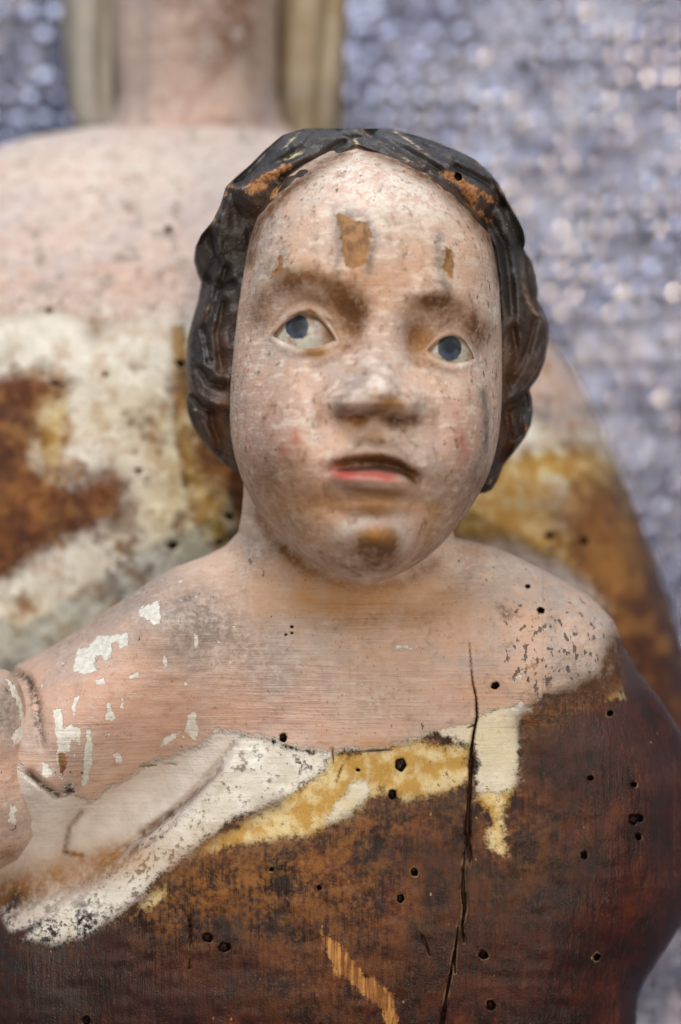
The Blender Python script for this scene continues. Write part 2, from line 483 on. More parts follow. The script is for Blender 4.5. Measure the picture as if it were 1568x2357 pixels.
# ------------------------------------------------------------------ the backdrop: silvery bubble foil that runs under the figures
def backdrop():
    n = NT('bubble_foil')
    mid = n.noise(40, 3); fine = n.noise(160, 3)
    col = n.mix(n.step(mid, -0.25, 0.25), lin('#676a7e'), lin('#85899c'))
    n.t.links.new(col, n.b.inputs['Base Color'])
    n.b.inputs['Metallic'].default_value = 0.9
    n.t.links.new(n.math('ADD', 0.24, n.math('MULTIPLY', mid, 0.10)), n.b.inputs['Roughness'])
    n.t.links.new(n.bump(fine, 0.0015, 0.5), n.b.inputs['Normal'])
    # sheet profile: floor in front, a bend, then up behind; arc length measured in metres
    zf, yb, R = -0.36, 0.255, 0.06
    Lf = 0.35; La = R * math.pi / 2; Lu = 0.85
    ps = 0.0016
    ns = int((Lf + La + Lu) / 0.0012); nw = int(0.8 / 0.0012)
    s = np.linspace(0, Lf + La + Lu, ns); x = np.linspace(-0.4, 0.4, nw)
    y = np.where(s < Lf, yb - R - Lf + s, np.where(s < Lf + La, yb - R + R * np.sin(np.clip((s - Lf) / R, 0, math.pi / 2)), yb))
    z = np.where(s < Lf, zf, np.where(s < Lf + La, zf + R - R * np.cos(np.clip((s - Lf) / R, 0, math.pi / 2)), zf + R + (s - Lf - La)))
    ny = np.where(s < Lf, 0, np.where(s < Lf + La, -np.sin(np.clip((s - Lf) / R, 0, math.pi / 2)), -1.0))
    nz = np.where(s < Lf, 1, np.where(s < Lf + La, np.cos(np.clip((s - Lf) / R, 0, math.pi / 2)), 0.0))
    X, SS = np.meshgrid(x, s)
    pitch = 0.0096
    row = np.floor(SS / (pitch * 0.866))
    fx = (X / pitch + 0.5 * (row % 2)) % 1 - 0.5
    fs = (SS / (pitch * 0.866)) % 1 - 0.5
    rr = np.hypot(fx * pitch, fs * pitch * 0.866)
    h = 0.0022 * np.sqrt(np.clip(1 - (rr / 0.0040) ** 2, 0, 1))
    col_i = np.floor(X / pitch + 0.5 * (row % 2)).astype(int) % 97; row_i = row.astype(int) % 89
    h *= np.clip(np.random.RandomState(5).rand(97, 89)[col_i, row_i] * 0.9 + 0.15, 0.04, 1.0)
    h += 0.006 * vnoise(X, SS, 0.16, 6) + 0.003 * vnoise(X, SS, 0.05, 7) + 0.0008 * vnoise(X, SS, 0.02, 8)
    Y = y[:, None] + ny[:, None] * h; Z = z[:, None] + nz[:, None] * h
    v = np.stack([X, Y, Z], -1).reshape(-1, 3)
    i = np.arange(ns * nw).reshape(ns, nw)
    q = np.stack([i[:-1, :-1], i[:-1, 1:], i[1:, 1:], i[1:, :-1]], -1).reshape(-1, 4)
    o = mesh_obj('backdrop', v, q, n.m)
    o['kind'] = 'structure'
    return o
backdrop()

# ------------------------------------------------------------------ the large figure behind
adult = empty('adult_statue', (-0.02, 0.11, -0.36), 'large blurred pale pink wooden figure standing behind the dark haired child', 'statue')

def adult_torso():
    left = [(300, 291), (255, 290), (200, 294), (140, 303), (80, 314), (0, 336), (-80, 370), (-180, 440), (-270, 560), (-340, 740), (-400, 1000), (-430, 1400), (-420, 1900), (-380, 2500), (-360, 3400), (-360, 3890)]
    right = [(560, 291), (640, 306), (730, 325), (850, 375), (980, 450), (1100, 555), (1190, 665), (1265, 785), (1312, 850), (1350, 918), (1392, 1010), (1430, 1092), (1470, 1182), (1510, 1295), (1545, 1400), (1575, 1500),
             (1590, 1650), (1560, 1850), (1500, 2050), (1440, 2240), (1400, 2500), (1380, 3000), (1380, 3890)]
    poly = left + right[::-1]
    def front(U, V, T):
        d = np.where(inside(U, V, poly), seg_dist(U, V, poly, True), 0)
        R = 330.0
        b = np.sqrt(np.clip(1 - (1 - np.minimum(d / R, 1)) ** 2, 0, 1))
        y = 12.4 - b * (3.0 + 2.2 * ss(300, 900, V))
        y -= 0.9 * gau(U, V, 330, 1000, 300, 320) + 0.5 * gau(U, V, 150, 620, 260, 120)
        y += 0.5 * gau(U, V, 450, 300, 120, 60)
        y += 0.05 * vnoise(U, V, 60, 11) + 0.03 * vnoise(U, V, 24, 12)
        y += 0.5 * sdf_dots_depth(U, V, A_HOLES)
        return y * CM
    def back(U, V, T):
        return 0.05 * np.sqrt(np.clip(1 - T * T, 0, 1))
    A_HOLES = [(398, 1256, 11), (528, 1190, 9), (415, 838, 9), (318, 1085, 7), (128, 885, 6), (242, 863, 6), (1265, 1233, 9), (1345, 1246, 10), (388, 530, 8), (112, 716, 6), (506, 1250, 7)]
    def sdf_dots_depth(U, V, dots):
        return ss(-1.5, 2.5, sdf_dots(U, V, dots))
    verts, faces, U, V, bk = blob(left, right, front, back, 360, 40, 5.0, 0.6)
    brown = [[(-500, 870), (0, 858), (95, 850), (150, 872), (152, 945), (92, 978), (78, 1045), (125, 1090), (165, 1130), (225, 1085), (285, 1105), (275, 1180), (205, 1222), (150, 1235), (60, 1290), (0, 1345), (-500, 1450)],
             [(408, 850), (425, 990), (448, 1075), (510, 1190), (560, 1240), (640, 1300), (700, 1000), (600, 850)],
             [(1290, 1190), (1385, 1095), (1430, 1090), (1520, 1420), (1560, 1600), (1440, 1500), (1380, 1400), (1330, 1330)],
             [(1385, 1030), (1430, 1080), (1480, 1190), (1620, 1500), (1700, 1700), (1480, 1500), (1440, 1300), (1408, 1120)]]
    white = [[(-500, 690), (700, 690), (700, 1550), (-500, 1550)], [(1180, 940), (1400, 960), (1400, 1040), (1230, 1030), (1150, 1060)],
             [(1265, 1110), (1300, 1105), (1312, 1200), (1290, 1210), (1270, 1160)]]
    ochre = [[(392, 750), (430, 750), (440, 1000), (470, 1090), (540, 1180), (530, 1290), (470, 1250), (440, 1200), (400, 1010), (400, 900)],
             [(80, 960), (160, 900), (165, 1000), (140, 1090), (85, 1060)],
             [(1030, 1060), (1150, 1040), (1250, 1015), (1395, 1030), (1440, 1180), (1470, 1320), (1420, 1390), (1350, 1350), (1250, 1300), (1150, 1260), (1030, 1250)]]
    pink = [[(-600, 150), (1000, 150), (1380, 800), (1400, 1000), (1320, 1000), (1250, 985), (1200, 950), (1000, 900), (700, 760), (560, 765), (430, 742), (330, 735), (260, 747), (200, 742), (140, 722), (60, 728), (0, 742), (-600, 780)],
            [(1050, 1240), (1180, 1235), (1280, 1290), (1370, 1350), (1400, 1400), (1200, 1330)]]
    far = 80
    wh = sdf_union(U, V, white); br = sdf_union(U, V, brown); oc = sdf_union(U, V, ochre)
    wh = np.minimum(wh, -br * 0.9)
    wh = np.where((oc > 0) & (U < 600), np.minimum(wh, -oc), wh)
    wh = np.where(bk, -far, wh); pk = sdf_union(U, V, pink)
    d = {'white': wh, 'ochre': np.minimum(oc, -sdf_union(U, V, [brown[2], brown[3]]) * 0.9), 'pink': pk,
         'cream': soft(U, V, [('g', 430, 1150, 90, 130, 0.9), ('g', 300, 950, 130, 60, 0.4), ('g', 150, 1450, 200, 60, 0.4)]),
         'pitted': soft(U, V, [('g', 330, 1150, 150, 150, 0.45), ('g', 100, 1250, 120, 50, 0.6)]),
         'light_wood': soft(U, V, [('g', 130, 960, 60, 70, 0.8), ('g', 1400, 1270, 50, 110, 1.0), ('g', 1330, 1180, 80, 60, 0.6), ('g', 60, 1250, 130, 60, 0.5)]),
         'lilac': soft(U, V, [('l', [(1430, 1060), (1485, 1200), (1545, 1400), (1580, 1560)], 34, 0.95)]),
         'grey': soft(U, V, [('g', 60, 800, 120, 40, 0.5), ('g', 1240, 980, 60, 30, 0.5), ('g', 180, 745, 40, 20, 0.8), ('g', 700, 420, 300, 100, 0.2)]),
         'ruddy': soft(U, V, [('g', 250, 660, 260, 60, 0.4), ('g', 1290, 900, 60, 60, 0.3)]),
         'chalk_light': soft(U, V, [('g', 250, 400, 300, 70, 0.55), ('g', 250, 725, 400, 30, 0.85)]),
         'nicks': np.clip(soft(U, V, [('g', 250, 710, 250, 40, 0.5), ('g', 1300, 1000, 70, 60, 0.5), ('g', 1200, 1290, 150, 50, 0.4)]) + 0.1, 0, 1),
         'stain_shade': soft(U, V, [('g', 220, 760, 18, 22, 0.6), ('g', 1320, 1000, 14, 14, 0.4), ('g', 1330, 1190, 80, 70, 0.4), ('g', 1200, 1160, 70, 30, 0.3)]),
         'varnish_shade': soft(U, V, [('g', 1180, 1230, 100, 60, 0.3), ('g', 1410, 1300, 50, 60, 0.7)]),
         'hole': sdf_dots(U, V, A_HOLES)}
    fb = vnoise(U, V * 0.6, 60, 71) + 0.7 * vnoise(U, V * 0.7, 28, 72) + 0.5 * vnoise(U, V, 13, 73)
    fb2 = vnoise(U, V, 45, 74) + 0.7 * vnoise(U, V, 20, 75) + 0.5 * vnoise(U, V, 10, 76)
    low = ss(690, 800, V)
    d['stain_shade'] = np.clip(d['stain_shade'] + 0.6 * ss(0.35, 1.2, fb) * low + 0.1 * ss(0.5, 1.2, fb2), 0, 1)
    d['varnish_shade'] = np.clip(d['varnish_shade'] + 0.45 * ss(0.1, 1.0, fb2) * low, 0, 1)
    d['grey'] = np.clip(d['grey'] + 0.7 * ss(0.25, 0.9, -fb2), 0, 1)
    d['nicks'] = np.clip(d['nicks'] + 0.2 * ss(0.2, 0.9, fb), 0, 1)
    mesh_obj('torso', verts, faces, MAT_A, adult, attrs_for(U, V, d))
adult_torso()

def adult_neck():
    left = [(262, -420), (262, -120), (262, 0), (264, 120), (272, 220), (262, 270), (235, 320), (225, 420)]
    right = [(650, -420), (645, -120), (641, 0), (638, 120), (640, 220), (652, 280), (700, 330), (720, 420)]
    def front(U, V, T):
        y = 15.4 - 2.7 * np.sqrt(np.clip(1 - T * T, 0, 1)) ** 0.9
        y += 0.25 * gau(U, V, 320, 100, 16, 300) + 0.06 * vnoise(U, V, 80, 21) - 0.5 * ss(250, 330, V) * (1 - abs(T))
        return y * CM
    verts, faces, U, V, bk = blob(left, right, front, lambda U, V, T: 0.02 * np.sqrt(np.clip(1 - T * T, 0, 1)), 90, 24, 8, 1.0)
    d = {'pink': np.full(U.shape, 60.0), 'grey': soft(U, V, [('l', [(300, -400), (300, 260)], 30, 0.5), ('l', [(610, -400), (610, 300)], 26, 0.35)]),
         'stain_shade': soft(U, V, [('g', 470, -10, 90, 60, 0.6), ('g', 490, 130, 80, 60, 0.4), ('g', 560, 60, 30, 120, 0.3), ('g', 520, 285, 80, 14, 0.3)]) + 0.10,
         'ruddy': soft(U, V, [('g', 400, 160, 60, 110, 0.25), ('g', 480, 280, 120, 30, 0.3)]), 'nicks': np.full(U.shape, 0.15)}
    mesh_obj('neck', verts, faces, MAT_A, adult, attrs_for(U, V, d))
adult_neck()

def adult_lock(name, left, right, y0, seed, warm):
    n = NT('faded_hair_' + warm)
    st = n.noise(1.0, 4, 0.6, n.map((160, 160, 16))); mid = n.noise(70, 3)
    a, b = (('#8b857a', '#9c968c'), ('#8a7657', '#a0937d'))[warm == 'brown']
    n.t.links.new(n.mix(n.step(n.math('ADD', n.math('MULTIPLY', st, 0.4), mid), -0.3, 0.3), lin(a), lin(b)), n.b.inputs['Base Color'])
    n.b.inputs['Roughness'].default_value = 0.6
    n.t.links.new(n.bump(st, 0.001, 0.5), n.b.inputs['Normal'])
    def front(U, V, T):
        y = y0 - 1.6 * np.sqrt(np.clip(1 - T * T, 0, 1))
        y += 0.06 * np.cos(T * 9 + V / 90.0 + seed) + 0.25 * gau(T * 100, V * 0, 45, 0, 20)
        return y * CM
    verts, faces, U, V, bk = blob(left, right, front, lambda U, V, T: 0.016 * np.sqrt(np.clip(1 - T * T, 0, 1)), 60, 20, 8, 1.0)
    mesh_obj(name, verts, faces, n.m, adult)
adult_lock('hair_lock', [(128, -420), (132, -100), (138, 0), (146, 120), (160, 260), (180, 330), (190, 420)], [(280, -420), (275, -100), (272, 0), (268, 120), (272, 260), (280, 330), (300, 420)], 16.2, 0.4, 'grey')
adult_lock('hair_lock', [(636, -420), (636, -100), (636, 0), (636, 120), (640, 260), (650, 330), (660, 420)], [(812, -420), (806, -100), (802, 0), (797, 120), (790, 260), (780, 330), (770, 420)], 16.2, 1.7, 'brown')

# ------------------------------------------------------------------ the child figure
child = empty('child_statue', (0.0, 0.03, -0.36), 'small carved child with glossy dark hair, pink painted shoulders and bare brown wooden body', 'statue')

T_HOLES = [(652, 1698, 9.5), (922, 1760, 14), (903, 1828, 10), (824, 1772, 4), (1140, 1578, 9), (1245, 1405, 8), (1215, 1350, 5), (478, 2158, 11), (517, 2180, 12),
           (954, 2007, 9), (922, 2068, 9.5), (625, 2001, 5), (1113, 2198, 10.5), (1130, 2313, 11), (1457, 1886, 11), (1471, 1883, 9), (1470, 1926, 7), (1344, 1968, 8), (1360, 1791, 6),
           (1459, 1806, 7), (1404, 1642, 7), (1374, 2203, 8), (199, 2348, 10), (735, 2043, 5), (672, 1443, 3.2), (672, 1457, 2.6), (658, 1461, 2.6)]
T_CRACKS = [[(1080, 1480, 0.4), (1084, 1530, 1.0), (1088, 1570, 1.6), (1096, 1605, 2.0), (1098, 1650, 2.6), (1090, 1690, 3.2), (1085, 1730, 3.6), (1083, 1790, 4.5), (1079, 1850, 5.0), (1076, 1910, 5.5), (1080, 1960, 3.5), (1083, 2000, 1)],
            [(1074, 1940, 1), (1066, 2000, 3), (1066, 2050, 5.0), (1070, 2090, 4.5), (1064, 2130, 3), (1068, 2170, 1)],
            [(1056, 2120, 1), (1050, 2170, 2.5), (1046, 2210, 3.0), (1048, 2240, 1.2)],
            [(1044, 2190, 1), (1038, 2240, 3.0), (1028, 2290, 3), (1018, 2357, 4.0), (1010, 2450, 2)],
            [(1092, 1668, 2.2), (1076, 1676, 0.5)], [(838, 1730, 0.5), (870, 1727, 1.5), (902, 1726, 0.5)], [(765, 1722, 1), (767, 1745, 1.5), (767, 1766, 0.5)],
            [(775, 1800, 0.5), (783, 1775, 1.0), (790, 1760, 0.4)], [(325, 1764, 0.6), (345, 1762, 1.2), (360, 1761, 0.5)], [(376, 1759, 0.5), (392, 1757, 1.0), (405, 1760, 0.4)],
            [(435, 2110, 1), (438, 2160, 2.0), (436, 2230, 1.0)], [(970, 2150, 0.5), (985, 2185, 1.2), (990, 2200, 0.5)]]
EDGE = [(540, 1725), (500, 1772), (440, 1835), (395, 1875), (330, 1925), (275, 1968), (180, 2030), (60, 2090), (-100, 2140)]   # where the armpit hollow meets the garment

TL = [(640, 1060), (600, 1075), (562, 1100), (560, 1140), (556, 1185), (548, 1225), (520, 1256), (470, 1281), (400, 1306), (340, 1341), (260, 1396), (180, 1451), (100, 1500), (40, 1530), (10, 1560), (-40, 1620), (-90, 1720), (-130, 1900), (-150, 2100), (-140, 2500), (-100, 3200), (-100, 3690)]
TR = [(980, 1060), (1010, 1075), (1036, 1100), (1040, 1150), (1040, 1205), (1046, 1236), (1085, 1244), (1130, 1254), (1205, 1288), (1290, 1332), (1365, 1378), (1412, 1428), (1438, 1490), (1468, 1545), (1520, 1610), (1568, 1685), (1600, 1785), (1615, 1900), (1610, 2000),
      (1592, 2080), (1566, 2132), (1528, 2192), (1490, 2248), (1470, 2290), (1465, 2325), (1470, 2400), (1480, 2600), (1440, 3200), (1440, 3690)]

def child_torso():
    poly = TL + TR[::-1]
    def front(U, V, T):
        d = np.where(inside(U, V, poly), seg_dist(U, V, poly, True), 0)
        neck = 1 - ss(1190, 1330, V)
        R = 250.0 * (1 - neck) + 260 * neck
        b = np.sqrt(np.clip(1 - (1 - np.minimum(d / R, 1)) ** 2, 0, 1))
        y = (2.6 * (1 - neck) + 1.6 * neck) - b * (2.5 * (1 - neck) + 1.5 * neck)
        # neck hollow, collar bones, chest
        y += 0.30 * gau(U, V, 830, 1385, 190, 45) - 0.22 * gau(U, V, 830, 1590, 220, 90)
        y -= 0.20 * gau(U, V, 560, 1420, 130, 30, -12) + 0.18 * gau(U, V, 1100, 1400, 110, 30, 14)
        # upper arm on the left: a swelling from the shoulder to the elbow
        da = seg_dist(U, V, [(330, 1470), (230, 1590), (120, 1720), (70, 1780)])
        y -= 0.75 * np.exp(-0.5 * (da / 95.0) ** 2)
        y -= 0.35 * gau(U, V, 400, 1400, 70, 50, -30)
        # shoulder on the right
        y -= 0.30 * gau(U, V, 1310, 1480, 110, 100)
        # hollow below the arm
        dh = seg_dist(U, V, [(560, 1690), (420, 1790), (290, 1880), (150, 1950), (-60, 2010)])
        hw = 55 + 35 * ss(560, 250, U) * 1.0
        y += (0.25 + 0.75 * ss(560, 330, U)) * np.exp(-0.5 * (dh / hw) ** 2)
        # garment edge, standing proud below the hollow
        de = seg_dist(U, V, EDGE)
        below = np.interp(U, [p[0] for p in EDGE[::-1]], [p[1] for p in EDGE[::-1]])
        sg = np.where(V > below, de, -de)
        fade = ss(620, 470, U) * (0.25 + 0.75 * ss(140, 300, U))
        y -= fade * (0.34 * ss(-4, 14, sg) * np.exp(-np.clip(sg, 0, None) / 260.0) - 0.12 * gau(sg, V * 0, -5, 0, 6))
        # elbow seam and its torn lower rim
        ds = seg_dist(U, V, [(28, 1542), (65, 1560), (85, 1610), (90, 1670), (96, 1720)])
        y += 0.13 * np.exp(-0.5 * (ds / 7.0) ** 2)
        dr = seg_dist(U, V, [(68, 1780), (98, 1806), (130, 1830), (150, 1826)])
        y += 0.30 * np.exp(-0.5 * (dr / 6.0) ** 2) - 0.15 * gau(U, V, 115, 1800, 25, 18)
        # hollow fold below the elbow
        df = seg_dist(U, V, [(190, 1870), (155, 1910), (140, 1965)])
        y += 0.16 * np.exp(-0.5 * (df / 12.0) ** 2)
        # belly
        y -= 0.45 * gau(U, V, 850, 2150, 420, 280)
        y += 0.5 * ss(2250, 2700, V)
        # sleeve on the right: rounded and turning away
        y += 0.20 * np.exp(-0.5 * (seg_dist(U, V, [(1440, 1500), (1500, 1640), (1545, 1800), (1540, 2000)]) / 16.0) ** 2)
        # hand cut unevenness
        y += 0.040 * vnoise(U, V, 70, 31) + 0.020 * vnoise(U * 0.6, V * 1.6, 34, 32) + 0.006 * vnoise(U + V * 0.4, V - U * 0.4, 16, 33)
        hs = sdf_dots(U, V, T_HOLES)
        y += 0.5 * ss(-1.0, 2.5, hs)
        y += 0.40 * ss(-1.5, 2.0, sdf_lines(U, V, T_CRACKS))
        return y * CM
    verts, faces, U, V, bk = blob(TL, TR, front, lambda U, V, T: 0.035 * np.sqrt(np.clip(1 - T * T, 0, 1)), 620, 50, 2.7, 0.35)

    pink = [[(500, 900), (1100, 900), (1260, 1250), (1440, 1380), (1430, 1480), (1418, 1540), (1392, 1590), (1330, 1600), (1255, 1600), (1225, 1625), (1150, 1628), (1110, 1645), (1078, 1668), (1010, 1675), (950, 1700), (885, 1722),
             (770, 1728), (690, 1722), (630, 1700), (560, 1690), (505, 1678), (460, 1715), (400, 1735), (330, 1762), (270, 1800), (205, 1842), (185, 1832), (160, 1800), (140, 1826), (110, 1815), (70, 1785), (0, 1700), (-200, 1600), (-200, 1300)]]
    white = [[(545, 1690), (620, 1702), (690, 1726), (762, 1733), (748, 1770), (700, 1806), (640, 1842), (592, 1866), (540, 1892), (478, 1930), (440, 1965), (380, 2012), (332, 2062), (275, 2118), (200, 2160), (120, 2180), (50, 2165), (120, 2085), (245, 2005), (305, 1960), (388, 1902), (436, 1852), (497, 1778)],
             [(990, 1672), (1085, 1655), (1130, 1630), (1190, 1622), (1262, 1615), (1250, 1650), (1203, 1664), (1202, 1745), (1190, 1805), (1165, 1828), (1120, 1815), (1098, 1825), (1096, 1715), (1060, 1715)],
             [(770, 1850), (805, 1800), (850, 1795), (850, 1840), (800, 1885), (750, 1900)]]
    ochre = [[(758, 1733), (880, 1722), (920, 1698), (950, 1700), (1000, 1715), (1078, 1715), (1084, 1800), (1050, 1825), (990, 1838), (935, 1850), (880, 1822), (850, 1845), (810, 1885), (760, 1902), (720, 1925), (660, 1930), (560, 1945), (500, 1955), (462, 1962), (470, 1945), (560, 1885), (640, 1842), (700, 1806), (745, 1772)],
             [(1096, 1822), (1130, 1812), (1186, 1808), (1180, 1840), (1158, 1860), (1160, 1930), (1168, 1962), (1148, 1962), (1128, 1950), (1132, 1885), (1098, 1850)],
             [(386, 2032), (384, 2060), (345, 2090), (312, 2115), (290, 2128), (320, 2080), (350, 2050)], [(1395, 1565), (1415, 1570), (1422, 1605), (1405, 1610)], [(435, 1965), (455, 1950), (458, 1965), (440, 1976)]]
    gold = [[(735, 2138), (768, 2165), (800, 2200), (832, 2245), (870, 2262), (905, 2290), (916, 2357), (916, 2400), (892, 2400), (884, 2320), (838, 2292), (775, 2235), (752, 2190)]]
    pale = [[(505, 1676), (545, 1690), (498, 1778), (436, 1850), (386, 1902), (300, 1962), (245, 2012), (120, 2100), (30, 2130), (0, 2080), (-200, 2060), (-200, 1600), (20, 1640), (70, 1786), (110, 1815), (150, 1840), (205, 1842), (270, 1800), (330, 1762), (400, 1735), (460, 1715)]]
    z = lambda pts: [(a * 0.49978, 1208.4 + b * 0.49978) for a, b in pts]
    chips = [z(p) for p in ([(630, 400), (660, 375), (700, 362), (735, 348), (740, 400), (735, 455), (715, 462), (690, 440), (655, 425)],
        [(340, 672), (355, 570), (420, 556), (450, 520), (545, 494), (560, 500), (592, 490), (600, 560), (555, 572), (535, 545), (515, 552), (512, 600), (490, 640), (470, 605), (440, 600), (435, 640), (452, 672), (400, 686)],
        [(435, 712), (480, 700), (492, 742), (440, 735)], [(585, 695), (640, 668), (648, 698), (600, 713)], [(748, 606), (768, 600), (773, 668), (755, 662)], [(708, 660), (728, 648), (722, 668)],
        [(490, 812), (518, 804), (524, 860), (537, 888), (516, 906), (488, 896)], [(556, 780), (570, 776), (576, 848), (540, 858)], [(338, 800), (366, 785), (346, 862), (330, 850)],
        [(250, 850), (285, 848), (290, 960), (260, 962)], [(268, 962), (330, 918), (372, 930), (376, 1022), (330, 980), (320, 1042), (265, 1062)],
        [(395, 940), (422, 940), (420, 1100), (410, 1180), (382, 1216), (374, 1182), (390, 1080)], [(188, 1080), (230, 1095), (246, 1150), (198, 1168)],
        [(868, 880), (900, 850), (917, 950), (906, 1002), (858, 952)], [(985, 940), (1015, 920), (1000, 975), (970, 990)], [(890, 510), (912, 505), (905, 548)], [(1050, 455), (1085, 460), (1095, 485), (1065, 475)],
        [(560, 628), (578, 632), (570, 648)], [(590, 1010), (620, 1008), (605, 1025)], [(750, 990), (800, 960), (830, 955), (780, 1000), (740, 1015)], [(520, 1060), (550, 1040), (560, 1085), (540, 1100)],
        [(430, 1142), (480, 1140), (470, 1152)], [(820, 352), (850, 335), (840, 355)], [(880, 322), (910, 328), (905, 336)], [(818, 258), (836, 258), (828, 264)],
        [(262, 1060), (275, 1050), (270, 1150), (300, 1165), (305, 1130), (312, 1140), (300, 1178), (265, 1165)])]
    chips += [[(1082, 1418), (1100, 1412), (1094, 1424)], [(905, 1488), (935, 1480), (950, 1495), (915, 1500)], [(1172, 1630), (1200, 1610), (1215, 1635), (1185, 1650)], [(1180, 1560), (1210, 1545), (1200, 1565)]]
    bare = [z([(272, 1060), (300, 1058), (304, 1130), (290, 1155), (272, 1140)])]
    R_ = np.random.RandomState(3)
    for _ in range(70):      # pin-head chips round the big ones
        u = R_.uniform(90, 560); v = R_.uniform(1420, 1790); r = R_.uniform(1.2, 3.6)
        if R_.rand() < 0.6: continue
        chips.append([(u + r * math.cos(a) * R_.uniform(.6, 1.3), v + r * 1.3 * math.sin(a) * R_.uniform(.6, 1.3)) for a in np.linspace(0, 5.3, 6)])
